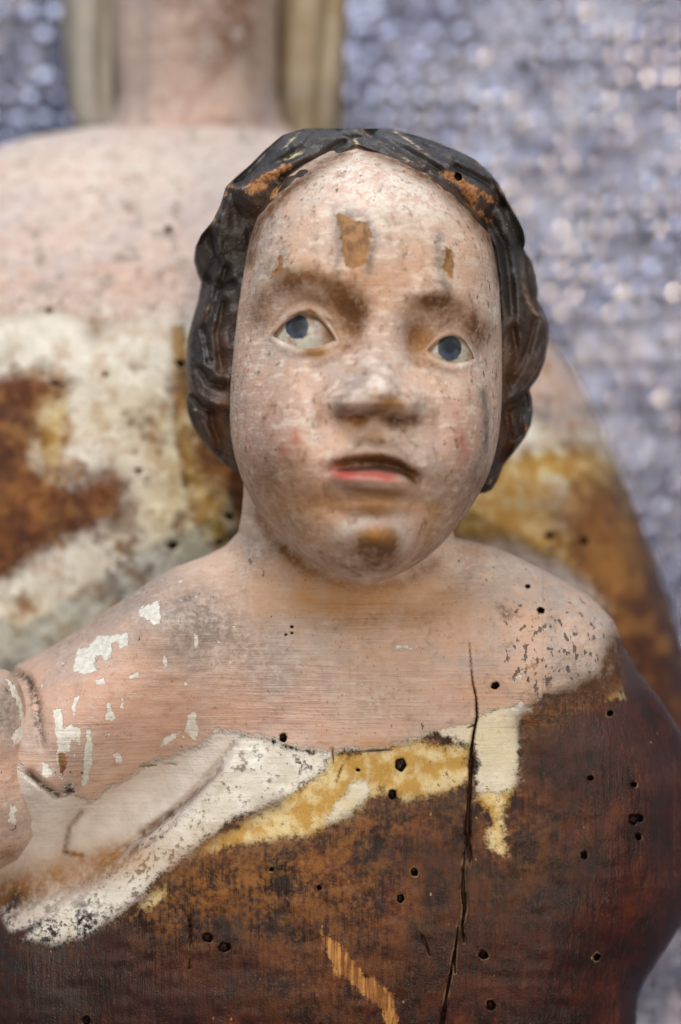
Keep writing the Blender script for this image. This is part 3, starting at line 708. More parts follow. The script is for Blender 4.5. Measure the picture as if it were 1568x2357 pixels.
    d = {'pink': sdf_union(U, V, pink), 'white': sdf_union(U, V, white), 'ochre': sdf_union(U, V, ochre), 'gold': sdf_union(U, V, gold), 'pale': sdf_union(U, V, pale),
         'chip': sdf_union(U, V, chips), 'bare': sdf_union(U, V, bare),
         'hole': np.maximum(sdf_dots(U, V, T_HOLES), sdf_lines(U, V, T_CRACKS)),
         'cream': soft(U, V, [('g', 1150, 1720, 60, 110, 0.7), ('g', 800, 1850, 60, 40, 0.8), ('g', 1000, 1690, 80, 30, 0.5)]),
         'pitted': soft(U, V, [('l', [(640, 1740), (520, 1830), (430, 1920), (330, 2010), (200, 2120)], 50, 0.65), ('g', 720, 1760, 40, 30, 0.6)]),
         'light_wood': soft(U, V, [('l', [(850, 1870), (700, 1970), (560, 1990), (480, 2010), (380, 2100)], 55, 0.75), ('g', 1180, 1900, 60, 70, 0.35), ('g', 760, 2230, 130, 120, 0.3), ('g', 620, 2060, 160, 60, 0.4), ('g', 960, 1880, 120, 40, 0.4), ('g', 880, 2060, 60, 60, 0.3), ('g', 680, 2080, 240, 150, 0.2), ('g', 1180, 1960, 90, 90, 0.25)]),
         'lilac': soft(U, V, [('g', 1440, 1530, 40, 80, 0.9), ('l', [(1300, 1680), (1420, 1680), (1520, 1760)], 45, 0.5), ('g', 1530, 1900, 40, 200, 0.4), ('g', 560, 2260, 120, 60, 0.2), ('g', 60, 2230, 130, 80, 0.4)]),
         'brushed': soft(U, V, [('g', 830, 1590, 220, 80, 1.0), ('g', 260, 1740, 140, 60, 0.7), ('g', 830, 1380, 180, 40, 0.4)]),
         'ruddy': soft(U, V, [('g', 300, 1640, 180, 110, 0.5), ('g', 700, 1640, 250, 60, 0.35), ('g', 1110, 1600, 70, 50, 0.4)]),
         'grey': soft(U, V, [('g', 450, 1400, 90, 55, 0.75), ('g', 520, 1480, 110, 60, 0.5), ('g', 640, 1560, 90, 50, 0.35), ('g', 585, 1280, 20, 45, 0.5), ('g', 620, 1290, 60, 14, 0.5, 40), ('g', 240, 1420, 120, 16, 0.5, -34), ('g', 820, 1610, 60, 40, 0.25), ('g', 1300, 1545, 40, 60, 0.6), ('g', 1272, 1430, 14, 40, 0.6), ('g', 1370, 1560, 40, 30, 0.7)]),
         'chalk_light': soft(U, V, [('g', 1060, 1290, 40, 50, 0.6), ('g', 1180, 1300, 70, 30, 0.4), ('g', 850, 1620, 70, 40, 0.4), ('g', 1380, 1480, 50, 60, 0.4), ('g', 470, 1300, 90, 20, 0.2)]),
         'nicks': np.clip(soft(U, V, [('g', 1180, 1400, 60, 70, 0.35), ('g', 1330, 1500, 90, 100, 0.95), ('g', 1230, 1550, 60, 60, 0.7), ('g', 450, 1390, 60, 30, 0.5), ('g', 570, 1290, 30, 40, 0.5), ('g', 240, 1420, 150, 18, 0.5, -34), ('g', 1050, 1300, 30, 40, 0.4)]) + 0.04, 0, 1),
         'stain_shade': soft(U, V, [('l', [(1215, 1662), (1300, 1628), (1395, 1575), (1435, 1490)], 24, 0.7), ('l', [(1207, 1670), (1206, 1740), (1192, 1812)], 9, 0.55), ('l', [(1080, 1822), (990, 1848), (930, 1858), (850, 1855), (790, 1900), (700, 1945), (560, 1960)], 15, 0.55), ('l', [(640, 1848), (540, 1898), (440, 1968), (330, 2068), (200, 2165), (60, 2175)], 15, 0.5), ('l', [(560, 1760), (470, 1850)], 10, 0.2), ('g', 820, 1410, 170, 28, 0.35), ('l', [(505, 1772), (440, 1835), (395, 1872), (330, 1915)], 8, 0.6), ('l', [(188, 1870), (160, 1905), (148, 1960), (190, 1970)], 5, 0.65), ('l', [(585, 1180), (625, 1240), (700, 1310), (780, 1345), (835, 1356), (930, 1342), (1000, 1300)], 12, 0.55), ('g', 700, 1300, 90, 20, 0.3, 25),  # jaw line paints the chin's shade on the neck; hollow's creases darkened too
                              ('g', 130, 2020, 180, 30, 0.6, -12), ('g', 260, 1965, 60, 25, 0.3, -30), ('g', 1410, 1530, 18, 60, 0.5), ('l', [(1240, 1620), (1330, 1600), (1410, 1560)], 20, 0.45), ('g', 0, 2080, 60, 40, 0.6), ('g', 1260, 1690, 60, 25, 0.2), ('g', 170, 1790, 25, 30, 0.3)]),  # lower hollow browned to paint shade on its downturned side
         'varnish_shade': soft(U, V, [('g', 800, 1375, 170, 40, 0.85), ('g', 180, 2000, 200, 36, 0.65, -12), ('g', 300, 1790, 120, 20, 0.35, -30), ('g', 880, 1715, 60, 9, 0.7), ('g', 620, 1310, 60, 22, 0.35), ('g', 1130, 1590, 40, 40, 0.2)]),  # long spot low on the left adds to the hollow's painted shade
         'dirt_shade': soft(U, V, [('g', 100, 2140, 110, 40, 0.45, -15), ('l', [(200, 2150), (60, 2190), (-60, 2200)], 40, 0.7), ('l', [(1260, 1610), (1350, 1590), (1425, 1530)], 12, 0.4), ('l', [(30, 1545), (66, 1562), (82, 1610), (88, 1670), (92, 1700)], 8, 0.9), ('l', [(68, 1780), (98, 1808), (135, 1830)], 4, 0.9), ('g', 430, 1378, 18, 6, 0.8, -20), ('g', 1150, 1395, 14, 6, 0.5, 30), ('g', 1165, 1415, 10, 9, 0.7),
                             ('l', [(395, 1880), (350, 1925), (300, 1955)], 9, 0.8), ('l', [(5, 2120), (40, 2060)], 10, 0.8), ('g', 60, 2270, 220, 100, 0.9), ('g', 1215, 1595, 16, 7, 0.6, -40), ('g', 1452, 1500, 30, 40, 0.5)]),  # lower left spots mix dirt with painted corner shade
         }
    d['white'] = np.maximum(d['white'], np.where(U < 1250, np.minimum(d['pink'] * 1.6 + 10, 60), -FAR))
    d['pale'] = np.where(d['pale'] > -FAR + 1, d['pale'] + 16, d['pale'])
    for k in d:
        if k in SDFS and k != 'hole': d[k] = np.where(bk, -FAR, d[k])
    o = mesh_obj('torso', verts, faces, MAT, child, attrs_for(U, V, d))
    return o
child_torso()

def child_forearm():
    left = [(-20, 1541), (-90, 1560), (-150, 1620), (-170, 1750), (-160, 1900), (-110, 1985), (-60, 2000)]
    right = [(0, 1536), (24, 1546), (46, 1575), (62, 1620), (72, 1690), (73, 1760), (84, 1810), (98, 1870), (82, 1930), (40, 1980), (0, 2000)]
    poly = left + right[::-1]
    def front(U, V, T):
        d = np.where(inside(U, V, poly), seg_dist(U, V, poly, True), 0)
        b = np.sqrt(np.clip(1 - (1 - np.minimum(d / 130.0, 1)) ** 2, 0, 1))
        y = 0.75 - 1.5 * b + 0.5 * ss(1750, 1980, V) + 0.04 * vnoise(U, V, 40, 41) + 0.015 * vnoise(U, V, 14, 42)
        y += 0.15 * gau(U, V, 75, 1840, 10, 60)
        return y * CM
    verts, faces, U, V, bk = blob(left, right, front, lambda U, V, T: 0.02 * np.sqrt(np.clip(1 - T * T, 0, 1)), 110, 20, 3.5, 0.8)
    d = {'pink': np.full(U.shape, 50.0), 'chip': sdf_union(U, V, [[(10, 1560), (30, 1570), (52, 1620), (62, 1680), (50, 1665), (36, 1610)], [(30, 1690), (62, 1660), (58, 1700), (28, 1720)], [(50, 1745), (62, 1760), (58, 1800), (48, 1790)], [(85, 1780), (98, 1800), (95, 1880), (72, 1920), (78, 1850)], [(20, 1850), (42, 1860), (36, 1900), (20, 1890)]]),
         'grey': soft(U, V, [('g', 10, 1640, 30, 60, 0.8), ('g', 30, 1900, 40, 60, 0.3)]), 'ruddy': soft(U, V, [('g', 40, 1760, 30, 50, 0.6), ('g', 10, 1920, 40, 30, 0.5)]),
         'nicks': np.full(U.shape, 0.25), 'chalk_light': soft(U, V, [('g', 80, 1880, 25, 60, 0.6)]),
         'stain_shade': soft(U, V, [('g', 20, 1970, 60, 14, 0.4)]), 'dirt_shade': soft(U, V, [('l', [(0, 1580), (16, 1590)], 5, 0.6)])}
    mesh_obj('forearm', verts, faces, MAT, child, attrs_for(U, V, d))
child_forearm()

# ---- head
HEAD = np.array([(330, 775, 865), (345, 730, 915), (360, 700, 950), (390, 660, 1000), (430, 622, 1052), (500, 590, 1108), (560, 572, 1134), (640, 559, 1148), (720, 547, 1153), (800, 538, 1156), (900, 530, 1156),
                 (960, 529, 1153), (1000, 531, 1149), (1050, 540, 1139), (1100, 555, 1122), (1150, 579, 1096), (1200, 611, 1062), (1250, 659, 1020), (1290, 711, 976), (1320, 764, 925), (1338, 805, 880), (1346, 835, 850)], float)
PROF = np.array([(330, 0.5, 0.6), (345, 0.5, 1.2), (360, 0.45, 1.6), (390, 0.4, 2.1), (430, 0.35, 2.6), (500, 0.3, 3.15), (600, 0.25, 3.5), (700, 0.2, 3.55), (800, 0.2, 3.5), (950, 0.15, 3.6), (1080, 0.05, 3.65), (1150, -0.1, 3.5), (1200, -0.3, 3.3),
                 (1250, -0.55, 2.9), (1290, -0.85, 2.3), (1320, -1.1, 1.6), (1338, -1.3, 0.9), (1346, -1.4, 0.5)], float)

def smooth_table(t, win):
    v = np.arange(t[0, 0], t[-1, 0] + 0.5, 2.0)
    k = np.hanning(win // 2 | 1); k /= k.sum(); h = len(k) // 2
    cols = [v]
    for j in (1, 2):
        a = np.interp(v, t[:, 0], t[:, j])
        cols.append(np.convolve(np.r_[2 * a[0] - a[h:0:-1], a, 2 * a[-1] - a[-2:-h - 2:-1]], k, 'valid'))
    return np.stack(cols, 1)
HEAD = smooth_table(HEAD, 60); PROF = smooth_table(PROF, 90)

def head_base(U, V):
    c = (np.interp(V, HEAD[:, 0], HEAD[:, 1]) + np.interp(V, HEAD[:, 0], HEAD[:, 2])) / 2
    hw = (np.interp(V, HEAD[:, 0], HEAD[:, 2]) - np.interp(V, HEAD[:, 0], HEAD[:, 1])) / 2
    T = np.clip((U - c) / hw, -1, 1)
    y0 = np.interp(V, PROF[:, 0], PROF[:, 1]); F = np.interp(V, PROF[:, 0], PROF[:, 2])
    return y0 + 0.6 - F * np.sqrt(np.clip(1 - np.abs(T) ** 2.15, 0, 1))

EYES = [((630, 774), (774, 784), 58, 24, (684, 752), 29), ((984, 806), (1092, 826), 45, 21, (1035, 800), 30)]
def almond(U, V, e):
    (x1, y1), (x2, y2), hu, hl = e[:4]
    L = math.hypot(x2 - x1, y2 - y1); ex, ey = (x2 - x1) / L, (y2 - y1) / L
    x = ((U - (x1 + x2) / 2) * ex + (V - (y1 + y2) / 2) * ey) / (L / 2)
    y = -(U - (x1 + x2) / 2) * ey + (V - (y1 + y2) / 2) * ex
    k = 1 - x * x
    up = y + hu * k; lo = hl * k - y
    return np.minimum(up, lo) * 0.85, x, y

def face_features(U, V, lids=True):
    """height towards the viewer in cm"""
    h = np.zeros(U.shape)
    # sockets and brows
    h -= 0.50 * gau(U, V, 705, 745, 90, 48, -6) + 0.30 * gau(U, V, 808, 745, 26, 50)
    h -= 0.45 * gau(U, V, 1035, 790, 75, 44, 10) + 0.28 * gau(U, V, 958, 775, 24, 46)
    h += 0.24 * np.exp(-0.5 * (seg_dist(U, V, [(585, 700), (640, 655), (715, 632), (785, 645)]) / 24.0) ** 2)
    h += 0.20 * np.exp(-0.5 * (seg_dist(U, V, [(970, 674), (1010, 670), (1065, 690), (1115, 740)]) / 22.0) ** 2)
    for e in EYES:
        s, x, y = almond(U, V, e)
        cu, cv = (e[0][0] + e[1][0]) / 2, (e[0][1] + e[1][1]) / 2 - 8
        L = math.hypot(e[1][0] - e[0][0], e[1][1] - e[0][1])
        h += 0.30 * gau(U, V, cu, cv, L * 0.42, L * 0.28)
        if not lids: continue
        near = (np.abs(x) < 1.25)
        h += near * (0.08 * gau(s, s * 0, -7, 0, 6) - 0.07 * gau(s, s * 0, -24, 0, 6) * (y < 0))
        h -= 0.30 * ss(-2, 6, s)
    # nose
    vv = [700, 745, 800, 850, 880, 905, 928, 952, 978, 1002]
    hh = np.interp(V, vv, [0.03, 0.12, 0.30, 0.72, 1.12, 1.34, 1.22, 0.70, 0.22, 0.03])
    wd = np.interp(V, vv, [42, 44, 46, 48, 52, 55, 55, 50, 44, 40])
    cx = np.interp(V, vv, [868, 872, 874, 872, 869, 867, 866, 866, 866, 866])
    h += hh / (1 + np.abs((U - cx) / wd) ** 2.8)
    h += 0.62 * gau(U, V, 796, 930, 24, 25) + 0.62 * gau(U, V, 944, 936, 24, 25)
    h -= 0.35 * gau(U, V, 828, 962, 17, 10) + 0.35 * gau(U, V, 905, 966, 17, 10)
    h -= 0.10 * gau(U, V, 745, 975, 16, 50, 25) + 0.10 * gau(U, V, 992, 985, 16, 50, -25)
    # mouth
    h += 0.55 * gau(U, V, 862, 1075, 110, 66)
    h -= 0.10 * gau(U, V, 866, 1015, 14, 25)
    up = np.interp(U, [762, 800, 845, 862, 880, 920, 962], [1072, 1050, 1038, 1042, 1039, 1054, 1090])
    sl = np.interp(U, [755, 800, 862, 920, 965], [1079, 1072, 1068, 1076, 1100])
    lw = np.interp(U, [770, 810, 870, 920, 955], [1098, 1104, 1108, 1112, 1114])
    inm = ss(740, 790, U) * ss(985, 935, U)
    h += inm * (0.34 * np.exp(-0.5 * ((V - up) / 12) ** 2) - 0.50 * np.exp(-0.5 * ((V - sl) / 11) ** 2) + 0.46 * np.exp(-0.5 * ((V - lw) / 17) ** 2))
    h -= 0.14 * gau(U, V, 757, 1085, 16, 16) + 0.14 * gau(U, V, 965, 1105, 16, 16)
    h -= 0.40 * gau(U, V, 862, 1160, 85, 20)
    h += 0.85 * gau(U, V, 864, 1236, 60, 42)
    # cheeks
    h += 0.55 * gau(U, V, 655, 985, 85, 100) + 0.50 * gau(U, V, 1066, 1000, 65, 100)
    h += 0.10 * gau(U, V, 690, 590, 80, 50) + 0.08 * gau(U, V, 1010, 600, 70, 50)
    h += 0.03 * vnoise(U, V, 60, 51) + 0.014 * vnoise(U, V, 20, 52)
    return h

def child_head():
    left = [(a, v) for v, a, b in HEAD[::4]]; right = [(b, v) for v, a, b in HEAD[::4]]
    def front(U, V, T):
        f = np.sqrt(np.clip(1 - T * T, 0, 1))
        return (head_base(U, V) - face_features(U, V) * ss(0.05, 0.5, f)) * CM
    verts, faces, U, V, bk = blob(left, right, front, lambda U, V, T: 0.030 * np.sqrt(np.clip(1 - T * T, 0, 1)), 300, 40, 3.2, 1.0)
    bare = [[(778, 492), (800, 505), (815, 510), (840, 512), (852, 530), (850, 575), (842, 605), (815, 622), (792, 618), (785, 560)],
            [(640, 580), (652, 590), (652, 620), (625, 640), (640, 610)], [(1020, 565), (1042, 570), (1048, 610), (1038, 640), (1018, 620)],
            ]
    chips = [[(768, 478), (792, 490), (850, 505), (866, 535), (862, 590), (842, 628), (800, 638), (772, 625), (776, 560)],
             [(1008, 545), (1030, 545), (1058, 580), (1055, 650), (1030, 668), (1008, 620)], [(632, 570), (655, 575), (664, 615), (640, 640), (615, 660), (628, 610)]]
    almo = np.maximum(almond(U, V, EYES[0])[0], almond(U, V, EYES[1])[0])
    d = {'pink': np.full(U.shape, 60.0),
         'bare': sdf_union(U, V, bare),
         'chip': sdf_union(U, V, [[(706, 915), (714, 912), (726, 960), (722, 985), (710, 955)], [(1130, 705), (1146, 695), (1146, 750), (1134, 745)], [(0, 0), (1, 0), (1, 1)]]) - 3.0,
         'chalk_light': soft(U, V, [('g', 860, 425, 110, 50, 1.0), ('g', 820, 370, 40, 30, 0.9), ('g', 970, 440, 70, 50, 0.6), ('g', 1135, 640, 20, 130, 0.9), ('g', 925, 820, 16, 60, 0.75, -12), ('l', [(705, 905), (715, 960), (728, 1010)], 10, 0.9), ('g', 1080, 860, 60, 30, 0.5),
                              ('g', 925, 1020, 40, 25, 0.5), ('g', 874, 880, 22, 26, 0.9), ('g', 905, 1114, 28, 7, 0.55), ('l', [(1128, 930), (1130, 1010), (1105, 1090)], 7, 0.8), ('g', 1040, 600, 16, 50, 0.6), ('g', 690, 790, 50, 7, 0.5), ('g', 1060, 845, 30, 8, 0.6), ('g', 950, 930, 14, 30, 0.5), ('g', 810, 1224, 24, 20, 0.9), ('g', 928, 1222, 20, 34, 0.9), ('g', 866, 1202, 46, 10, 0.8)]),  # chin and nose-tip spots are painted highlights
         'grey': np.clip(soft(U, V, [('l', [(772, 480), (780, 560), (775, 630)], 8, 1.0), ('l', [(790, 485), (845, 500), (862, 550), (848, 625)], 9, 1.0), ('l', [(1010, 545), (1012, 640), (1030, 668)], 12, 0.95), ('l', [(1110, 900), (1124, 960), (1118, 1030), (1098, 1085)], 7, 1.0),
                                     ('l', [(650, 575), (662, 615), (630, 650)], 7, 0.9), ('l', [(625, 600), (615, 640)], 6, 0.7), ('g', 830, 420, 60, 30, 0.3), ('g', 800, 890, 40, 40, 0.45), ('g', 620, 940, 60, 60, 0.3), ('g', 990, 1240, 90, 50, 0.2), ('g', 880, 840, 10, 30, 0.6), ('l', [(895, 840), (905, 880), (925, 920)], 5, 0.7)]), 0, 1),
         'nicks': np.clip(0.03 + soft(U, V, [('g', 830, 440, 160, 50, 0.3), ('g', 1120, 760, 30, 160, 0.6), ('g', 660, 620, 40, 40, 0.3), ('g', 740, 960, 30, 60, 0.4), ('g', 610, 960, 50, 90, 0.2), ('g', 1080, 1060, 40, 80, 0.25)]), 0, 1),
         'ruddy': soft(U, V, [('g', 640, 990, 80, 90, 0.6), ('g', 1070, 1020, 50, 80, 0.55), ('g', 860, 760, 60, 60, 0.2), ('g', 900, 640, 120, 40, 0.2)]),
         'stain_shade': soft(U, V, [('l', [(600, 690), (665, 645)], 16, 0.55), ('l', [(680, 640), (727, 632), (790, 662), (818, 705)], 18, 0.8), ('g', 812, 735, 24, 46, 0.85), ('g', 600, 735, 22, 26, 0.5), ('l', [(632, 770), (668, 728), (712, 714), (765, 742)], 4, 0.6), ('g', 740, 690, 60, 16, 0.5, 15),  # brow and socket spots mix stain with painted under-brow shade
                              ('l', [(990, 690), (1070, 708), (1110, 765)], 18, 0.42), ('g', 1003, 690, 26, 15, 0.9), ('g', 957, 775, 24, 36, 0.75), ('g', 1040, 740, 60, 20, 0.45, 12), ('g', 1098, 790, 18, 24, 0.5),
                              ('g', 718, 810, 22, 9, 0.8), ('l', [(725, 845), (770, 825), (800, 800)], 7, 0.4), ('g', 1000, 845, 40, 10, 0.55, 20), ('l', [(790, 952), (828, 964), (868, 948), (908, 964), (950, 966)], 15, 0.85), ('g', 905, 925, 24, 14, 0.6),  # band under the nose is part stain, part painted shade
                              ('l', [(785, 1066), (838, 1056), (905, 1062), (948, 1090)], 14, 1.0), ('g', 955, 1102, 14, 12, 0.5), ('g', 762, 1075, 12, 16, 0.4), ('l', [(800, 1122), (860, 1132), (920, 1135)], 8, 0.55),
                              ('g', 660, 1140, 80, 60, 0.32, 30), ('g', 725, 1175, 40, 40, 0.35), ('g', 860, 1160, 90, 14, 0.3), ('g', 1030, 1160, 50, 60, 0.38), ('g', 770, 1265, 40, 30, 0.3), ('g', 970, 1265, 50, 30, 0.3), ('g', 1118, 1000, 8, 80, 0.4), ('g', 860, 1310, 130, 18, 0.3),
                              ('g', 620, 1090, 50, 50, 0.3), ('g', 866, 1258, 38, 32, 1.0), ('g', 862, 1270, 26, 18, 0.5), ('g', 1095, 1110, 20, 40, 0.5), ('l', [(572, 600), (578, 560), (600, 500), (660, 442), (720, 395), (790, 352)], 13, 0.7), ('l', [(850, 345), (930, 380), (1000, 420), (1080, 490), (1140, 570), (1150, 640)], 13, 0.7),
                              ('g', 1000, 970, 10, 30, 0.35), ('g', 735, 960, 8, 30, 0.4)]),
         'varnish_shade': soft(U, V, [('g', 735, 812, 30, 12, 0.5), ('g', 820, 640, 20, 20, 0.3), ('g', 700, 1170, 100, 60, 0.45), ('g', 960, 1200, 100, 60, 0.4), ('g', 760, 760, 40, 30, 0.4), ('g', 975, 790, 25, 30, 0.55), ('g', 830, 970, 20, 8, 0.6), ('g', 905, 930, 22, 14, 0.7), ('g', 860, 620, 180, 60, 0.28), ('g', 860, 1005, 24, 22, 0.55), ('g', 866, 1232, 36, 14, 0.8), ('g', 860, 1165, 80, 20, 0.4)]),
         'red': soft(U, V, [('l', [(772, 1090), (800, 1093), (850, 1094), (905, 1100)], 10, 1.0), ('g', 775, 1085, 10, 14, 0.6), ('g', 1062, 1010, 8, 50, 0.45, -15), ('g', 682, 1008, 6, 12, 0.5), ('g', 652, 1040, 6, 12, 0.45)]),
         'dirt_shade': np.clip(soft(U, V, [('g', 862, 1268, 26, 18, 0.45), ('l', [(772, 480), (784, 520), (782, 575), (776, 628)], 5, 0.4), ('l', [(800, 492), (848, 508), (862, 550), (846, 622)], 5, 0.5), ('l', [(1010, 548), (1012, 620), (1028, 664)], 7, 0.35), ('l', [(1112, 900), (1124, 960), (1116, 1040)], 4, 0.5), ('g', 1005, 690, 20, 10, 0.7), ('g', 828, 962, 14, 7, 0.5), ('g', 905, 966, 14, 7, 0.5), ('g', 800, 720, 18, 30, 0.3), ('l', [(790, 1074), (850, 1068), (935, 1084)], 7, 0.5)]), 0, 1)}  # mouth slit, nostrils and inner socket are painted shade
    halo = np.clip(gau(U, V, 806, 1220, 24, 22) + gau(U, V, 930, 1220, 20, 34) + gau(U, V, 866, 1198, 50, 11), 0, 1)  # keeps brown off the painted chin highlight
    for k in ('stain_shade', 'varnish_shade'): d[k] = d[k] * (1 - 0.85 * halo)
    d['stain_shade'] = np.maximum(d['stain_shade'], np.clip(1.5 * gau(U, V, 866, 1256, 36, 30), 0, 1)); d['varnish_shade'] *= 1 - 0.5 * gau(U, V, 866, 1268, 30, 20)
    return mesh_obj('head', verts, faces, MAT_H, child, attrs_for(U, V, d))
head = child_head()

def eyeball(e):
    cu, cv = (e[0][0] + e[1][0]) / 2, (e[0][1] + e[1][1]) / 2 - 12
    L = math.hypot(e[1][0] - e[0][0], e[1][1] - e[0][1])
    a, b = L * 0.60, (e[2] + e[3]) * 0.72
    an = np.linspace(0.06, math.pi - 0.06, 40)
    left = [(cu - a * math.sin(t), cv - b * math.cos(t)) for t in an]; right = [(cu + a * math.sin(t), cv - b * math.cos(t)) for t in an]
    def front(U, V, T):
        rho2 = np.clip(((U - cu) / a) ** 2 + ((V - cv) / b) ** 2, 0, 1)
        return (head_base(U, V) - face_features(U, V, False) + 0.22 - 0.20 * (1 - rho2)) * CM
    verts, faces, U, V, bk = blob(left, right, front, lambda U, V, T: 0.004 * np.sqrt(np.clip(1 - T * T, 0, 1)), 50, 16, 2.5, 1.0, False)
    ir = e[5] - np.hypot((U - e[4][0]) * 1.08, V - e[4][1])
    mesh_obj('eye', verts, faces, EYE, head, {'iris': np.where(bk, -50, ir), 'stain_shade': soft(U, V, [('g', 758, 765, 26, 26, 1.0), ('g', 990, 812, 10, 14, 0.6), ('l', [(640, 752), (685, 722), (740, 735)], 7, 0.5), ('l', [(1000, 788), (1040, 770), (1090, 795)], 7, 0.5)])})  # inner corners stained brown; arcs under the upper lids paint lid shade
for e in EYES: eyeball(e)

# ---- hair
HL = [(700, 296), (690, 299), (650, 311), (610, 345), (575, 380), (540, 410), (520, 430), (508, 470), (490, 508), (463, 540), (450, 568), (446, 600), (454, 630), (463, 650), (456, 690), (447, 722), (436, 760), (430, 800), (428, 840), (430, 880), (434, 897),
      (427, 922), (432, 952), (445, 985), (465, 1015), (490, 1045), (515, 1070), (545, 1085), (600, 1110), (650, 1135)]
HR = [(860, 296), (900, 298), (950, 310), (1000, 325), (1050, 345), (1092, 366), (1126, 395), (1150, 425), (1170, 465), (1190, 500), (1205, 530), (1210, 555), (1206, 574), (1222, 600), (1232, 630), (1238, 665), (1237, 690), (1250, 710), (1262, 740), (1263, 780),
      (1255, 830), (1240, 868), (1219, 896), (1225, 915), (1227, 950), (1222, 980), (1210, 1005), (1185, 1040), (1160, 1070), (1145, 1108), (1132, 1128), (1115, 1135)]
HAIRLINE = [(560, 700), (566, 620), (574, 560), (590, 512), (620, 472), (660, 440), (690, 414), (730, 385), (772, 360), (820, 334), (862, 349), (920, 374), (975, 404), (1030, 448), (1080, 490), (1116, 532), (1140, 572), (1150, 640), (1154, 720), (1156, 900), (1100, 1200), (860, 1400), (600, 1200), (530, 950)]
# carved furrows between the locks, and the edges rubbed down to the wood
FURROWS = [[(640, 312), (600, 372), (545, 418)], [(735, 300), (690, 345), (640, 372), (560, 415)], [(790, 330), (740, 360), (690, 385), (650, 410)], [(505, 595), (480, 640), (466, 655)], [(520, 440), (500, 500), (488, 560), (503, 600)],
           [(470, 664), (452, 700), (445, 730)], [(520, 620), (495, 690), (470, 760), (480, 830)], [(515, 700), (500, 770), (510, 850)], [(434, 895), (446, 912), (466, 936), (488, 944), (520, 948)], [(488, 946), (490, 975), (502, 1008), (506, 1040)],
           [(463, 850), (480, 880), (510, 890)], [(480, 640), (510, 660), (535, 655)],
           [(850, 300), (905, 335), (960, 365), (1010, 392)], [(940, 310), (1000, 350), (1060, 390), (1120, 422), (1160, 470)], [(1049, 388), (1090, 405), (1120, 424)], [(1158, 465), (1182, 526), (1203, 575), (1210, 650), (1232, 712)], [(1130, 510), (1160, 560), (1172, 640), (1180, 720)],
           [(1218, 893), (1194, 926), (1167, 938)], [(1232, 735), (1215, 800), (1195, 850), (1175, 880)], [(1180, 760), (1190, 820), (1175, 870)], [(1200, 925), (1198, 970), (1205, 1005)], [(1165, 960), (1175, 1010), (1160, 1060)]]
RIDGES = [[(555, 435), (529, 429), (511, 464), (494, 511), (494, 546), (506, 593)], [(490, 693), (476, 716), (473, 740)], [(430, 770), (432, 850), (446, 900), (470, 926), (500, 936)], [(470, 790), (475, 840), (500, 862), (525, 872)], [(440, 930), (470, 990), (510, 1050)],
          [(824, 298), (887, 332), (937, 365), (974, 381)], [(912, 307), (968, 342), (1030, 377)], [(1205, 590), (1206, 640), (1209, 679), (1222, 707), (1232, 724), (1252, 728), (1261, 750)], [(1255, 800), (1240, 850), (1214, 884), (1185, 912)],
          [(1206, 960), (1212, 985), (1205, 1000)], [(1190, 640), (1192, 700), (1197, 745)], [(660, 345), (620, 385), (570, 410)], [(700, 330), (740, 315), (800, 310)]]

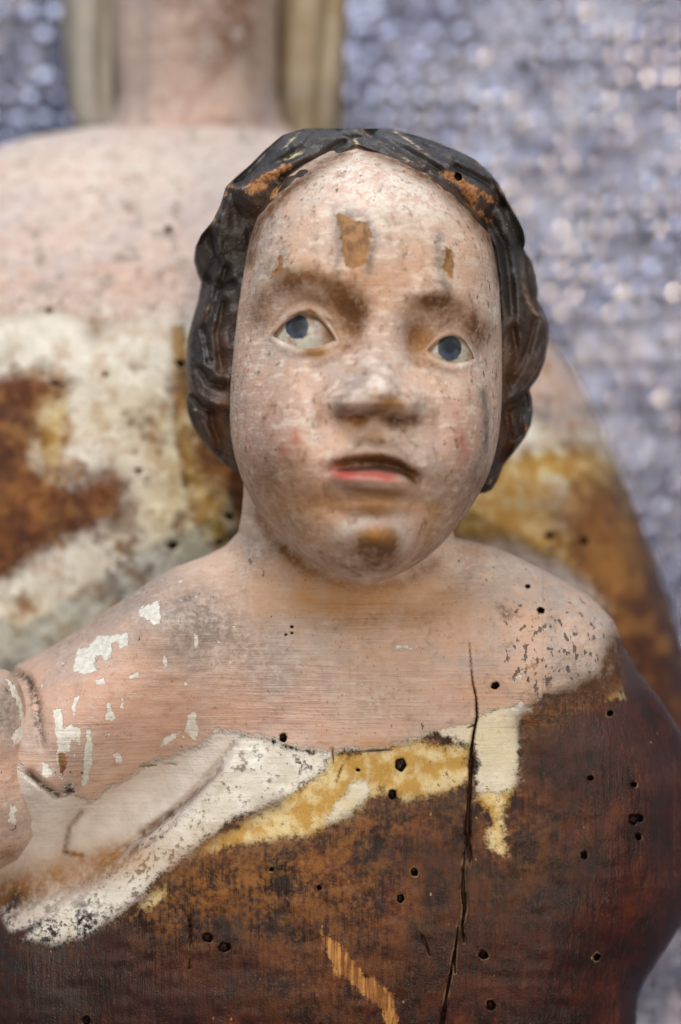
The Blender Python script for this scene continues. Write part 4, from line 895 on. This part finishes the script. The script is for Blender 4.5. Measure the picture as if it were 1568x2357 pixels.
def child_hair():
    poly = HL + HR[::-1]
    H_HOLES = [(1055, 407, 9)]
    def front(U, V, T):
        d = np.where(inside(U, V, poly), seg_dist(U, V, poly, True), 0)
        b = np.sqrt(np.clip(1 - (1 - np.minimum(d / 95.0, 1)) ** 2, 0, 1))
        top = 1 - ss(380, 560, V)
        y = 2.3 - 1.0 * top - b * (1.45 + 0.2 * top)
        face = sdf_poly(U, V, HAIRLINE)                    # > 0 inside the face
        hb = head_base(U, V)
        over = hb - 0.24 * ss(4, -26, face) + 0.9 * ss(-3, 8, face)
        wgt = ss(60, 20, -face) * (V < 760) + 0.0
        wtop = np.clip(ss(620, 520, V), 0, 1)
        y2 = np.minimum(y, over)
        y = np.where(face > -2, np.maximum(y, hb + 0.25), y * (1 - wtop) + y2 * wtop)
        rel = np.zeros(U.shape)
        for f in FURROWS:
            rel -= 0.24 * np.exp(-0.5 * (seg_dist(U, V, f) / 7.0) ** 2)
        for r in RIDGES:
            rel += 0.19 * np.exp(-0.5 * (seg_dist(U, V, r) / 9.0) ** 2)
        rel += 0.10 * vnoise(U, V, 42, 61) + 0.05 * vnoise(U, V, 20, 62)
        # the upper lock laps over the lower one
        rel -= 0.30 * ss(890, 915, V - 0.6 * (U - 434)) * ss(560, 500, U) + 0.35 * ss(880, 905, V + 0.8 * (U - 1219)) * ss(1120, 1160, U)
        rel -= 0.25 * ss(0, 10, U - np.interp(V, [463, 526, 588, 650, 713], [1158, 1180, 1202, 1208, 1230])) * ss(440, 500, V) * ss(730, 705, V)
        rel -= 0.25 * ss(0, 10, np.interp(V, [430, 511, 546, 593, 640], [520, 491, 491, 503, 480]) - U) * ss(470, 520, V) * ss(660, 620, V)
        y = y - rel * ss(0, 14, d)
        y += 0.5 * ss(-1.5, 2.5, sdf_dots(U, V, H_HOLES))
        return y * CM
    verts, faces, U, V, bk = blob(HL, HR, front, lambda U, V, T: 0.026 * np.sqrt(np.clip(1 - T * T, 0, 1)), 330, 50, 3.0, 0.75)
    wear = [[(652, 370), (676, 376), (668, 392), (640, 412), (618, 420), (600, 446), (578, 452), (562, 446), (556, 434), (579, 415), (614, 398)], [(622, 440), (646, 428), (650, 452), (632, 462), (618, 458)],
            [(1005, 393), (1043, 393), (1086, 423), (1155, 461), (1150, 474), (1130, 472), (1105, 450), (1095, 468), (1130, 505), (1120, 514), (1074, 472), (1055, 432), (1010, 402)], [(1205, 985), (1216, 975), (1222, 990), (1208, 1004)]]
    wl = [[(x, y, 1.6) for x, y in r] for r in RIDGES[:2]] + [[(x, y, 1.2) for x, y in r] for r in RIDGES[5:8]] + [[(x, y, 0.6) for x, y in RIDGES[8]], [(471, 664, 0.4), (450, 703, 0.8)], [(1197, 735, 1.5), (1203, 750, 2), (1199, 757, 1)],
          [(540, 412, 0.8), (600, 352, 0.8), (650, 316, 0.8)], [(1090, 368, 0.5), (1150, 430, 0.8), (1190, 505, 0.5)], [(429, 800, 1.0), (432, 880, 1.2), (440, 905, 1.0)], [(1262, 735, 2.0), (1261, 790, 1.5), (1250, 845, 1.0)]]
    d = {'wear': np.maximum(sdf_union(U, V, wear), sdf_lines(U, V, wl)),
         'cream': np.maximum(sdf_lines(U, V, [[(690, 304, 2), (660, 335, 4), (638, 350, 2)], [(711, 339, 3), (680, 358, 5), (656, 368, 4)], [(912, 306, 2), (940, 322, 3.5), (965, 340, 1)], [(905, 342, 3), (912, 347, 2)], [(932, 362, 3), (942, 368, 2)]]), sdf_union(U, V, [[(630, 448), (645, 444), (640, 456), (628, 458)], [(812, 322), (825, 318), (830, 338), (815, 340)], [(1128, 1106), (1134, 1100), (1132, 1118), (1126, 1122)], [(440, 935), (452, 940), (456, 952), (446, 948)]])),
         'brown': soft(U, V, [('g', 515, 830, 18, 90, 0.6), ('g', 1165, 880, 20, 80, 0.8), ('g', 1150, 1030, 18, 70, 0.5), ('g', 1060, 470, 60, 40, 0.5), ('g', 620, 470, 60, 40, 0.4), ('g', 510, 960, 20, 60, 0.5), ('g', 1200, 760, 30, 60, 0.35), ('g', 520, 1010, 20, 50, 0.4)]),
         'slate_sheen': soft(U, V, [('g', 740, 320, 90, 28, 0.8), ('g', 1070, 380, 120, 34, 0.95, 27), ('g', 930, 330, 110, 24, 0.85, 20), ('g', 1215, 950, 12, 40, 0.9), ('g', 1245, 722, 10, 10, 0.9), ('g', 590, 385, 60, 22, 0.7, -42), ('g', 1185, 600, 25, 90, 0.6), ('g', 485, 620, 30, 90, 0.35), ('g', 480, 860, 26, 40, 0.35)]),  # bluish sheen along the top of the hair, painted as colour
         'hole': sdf_dots(U, V, H_HOLES)}
    mesh_obj('hair', verts, faces, HAIR, head, d)
child_hair()
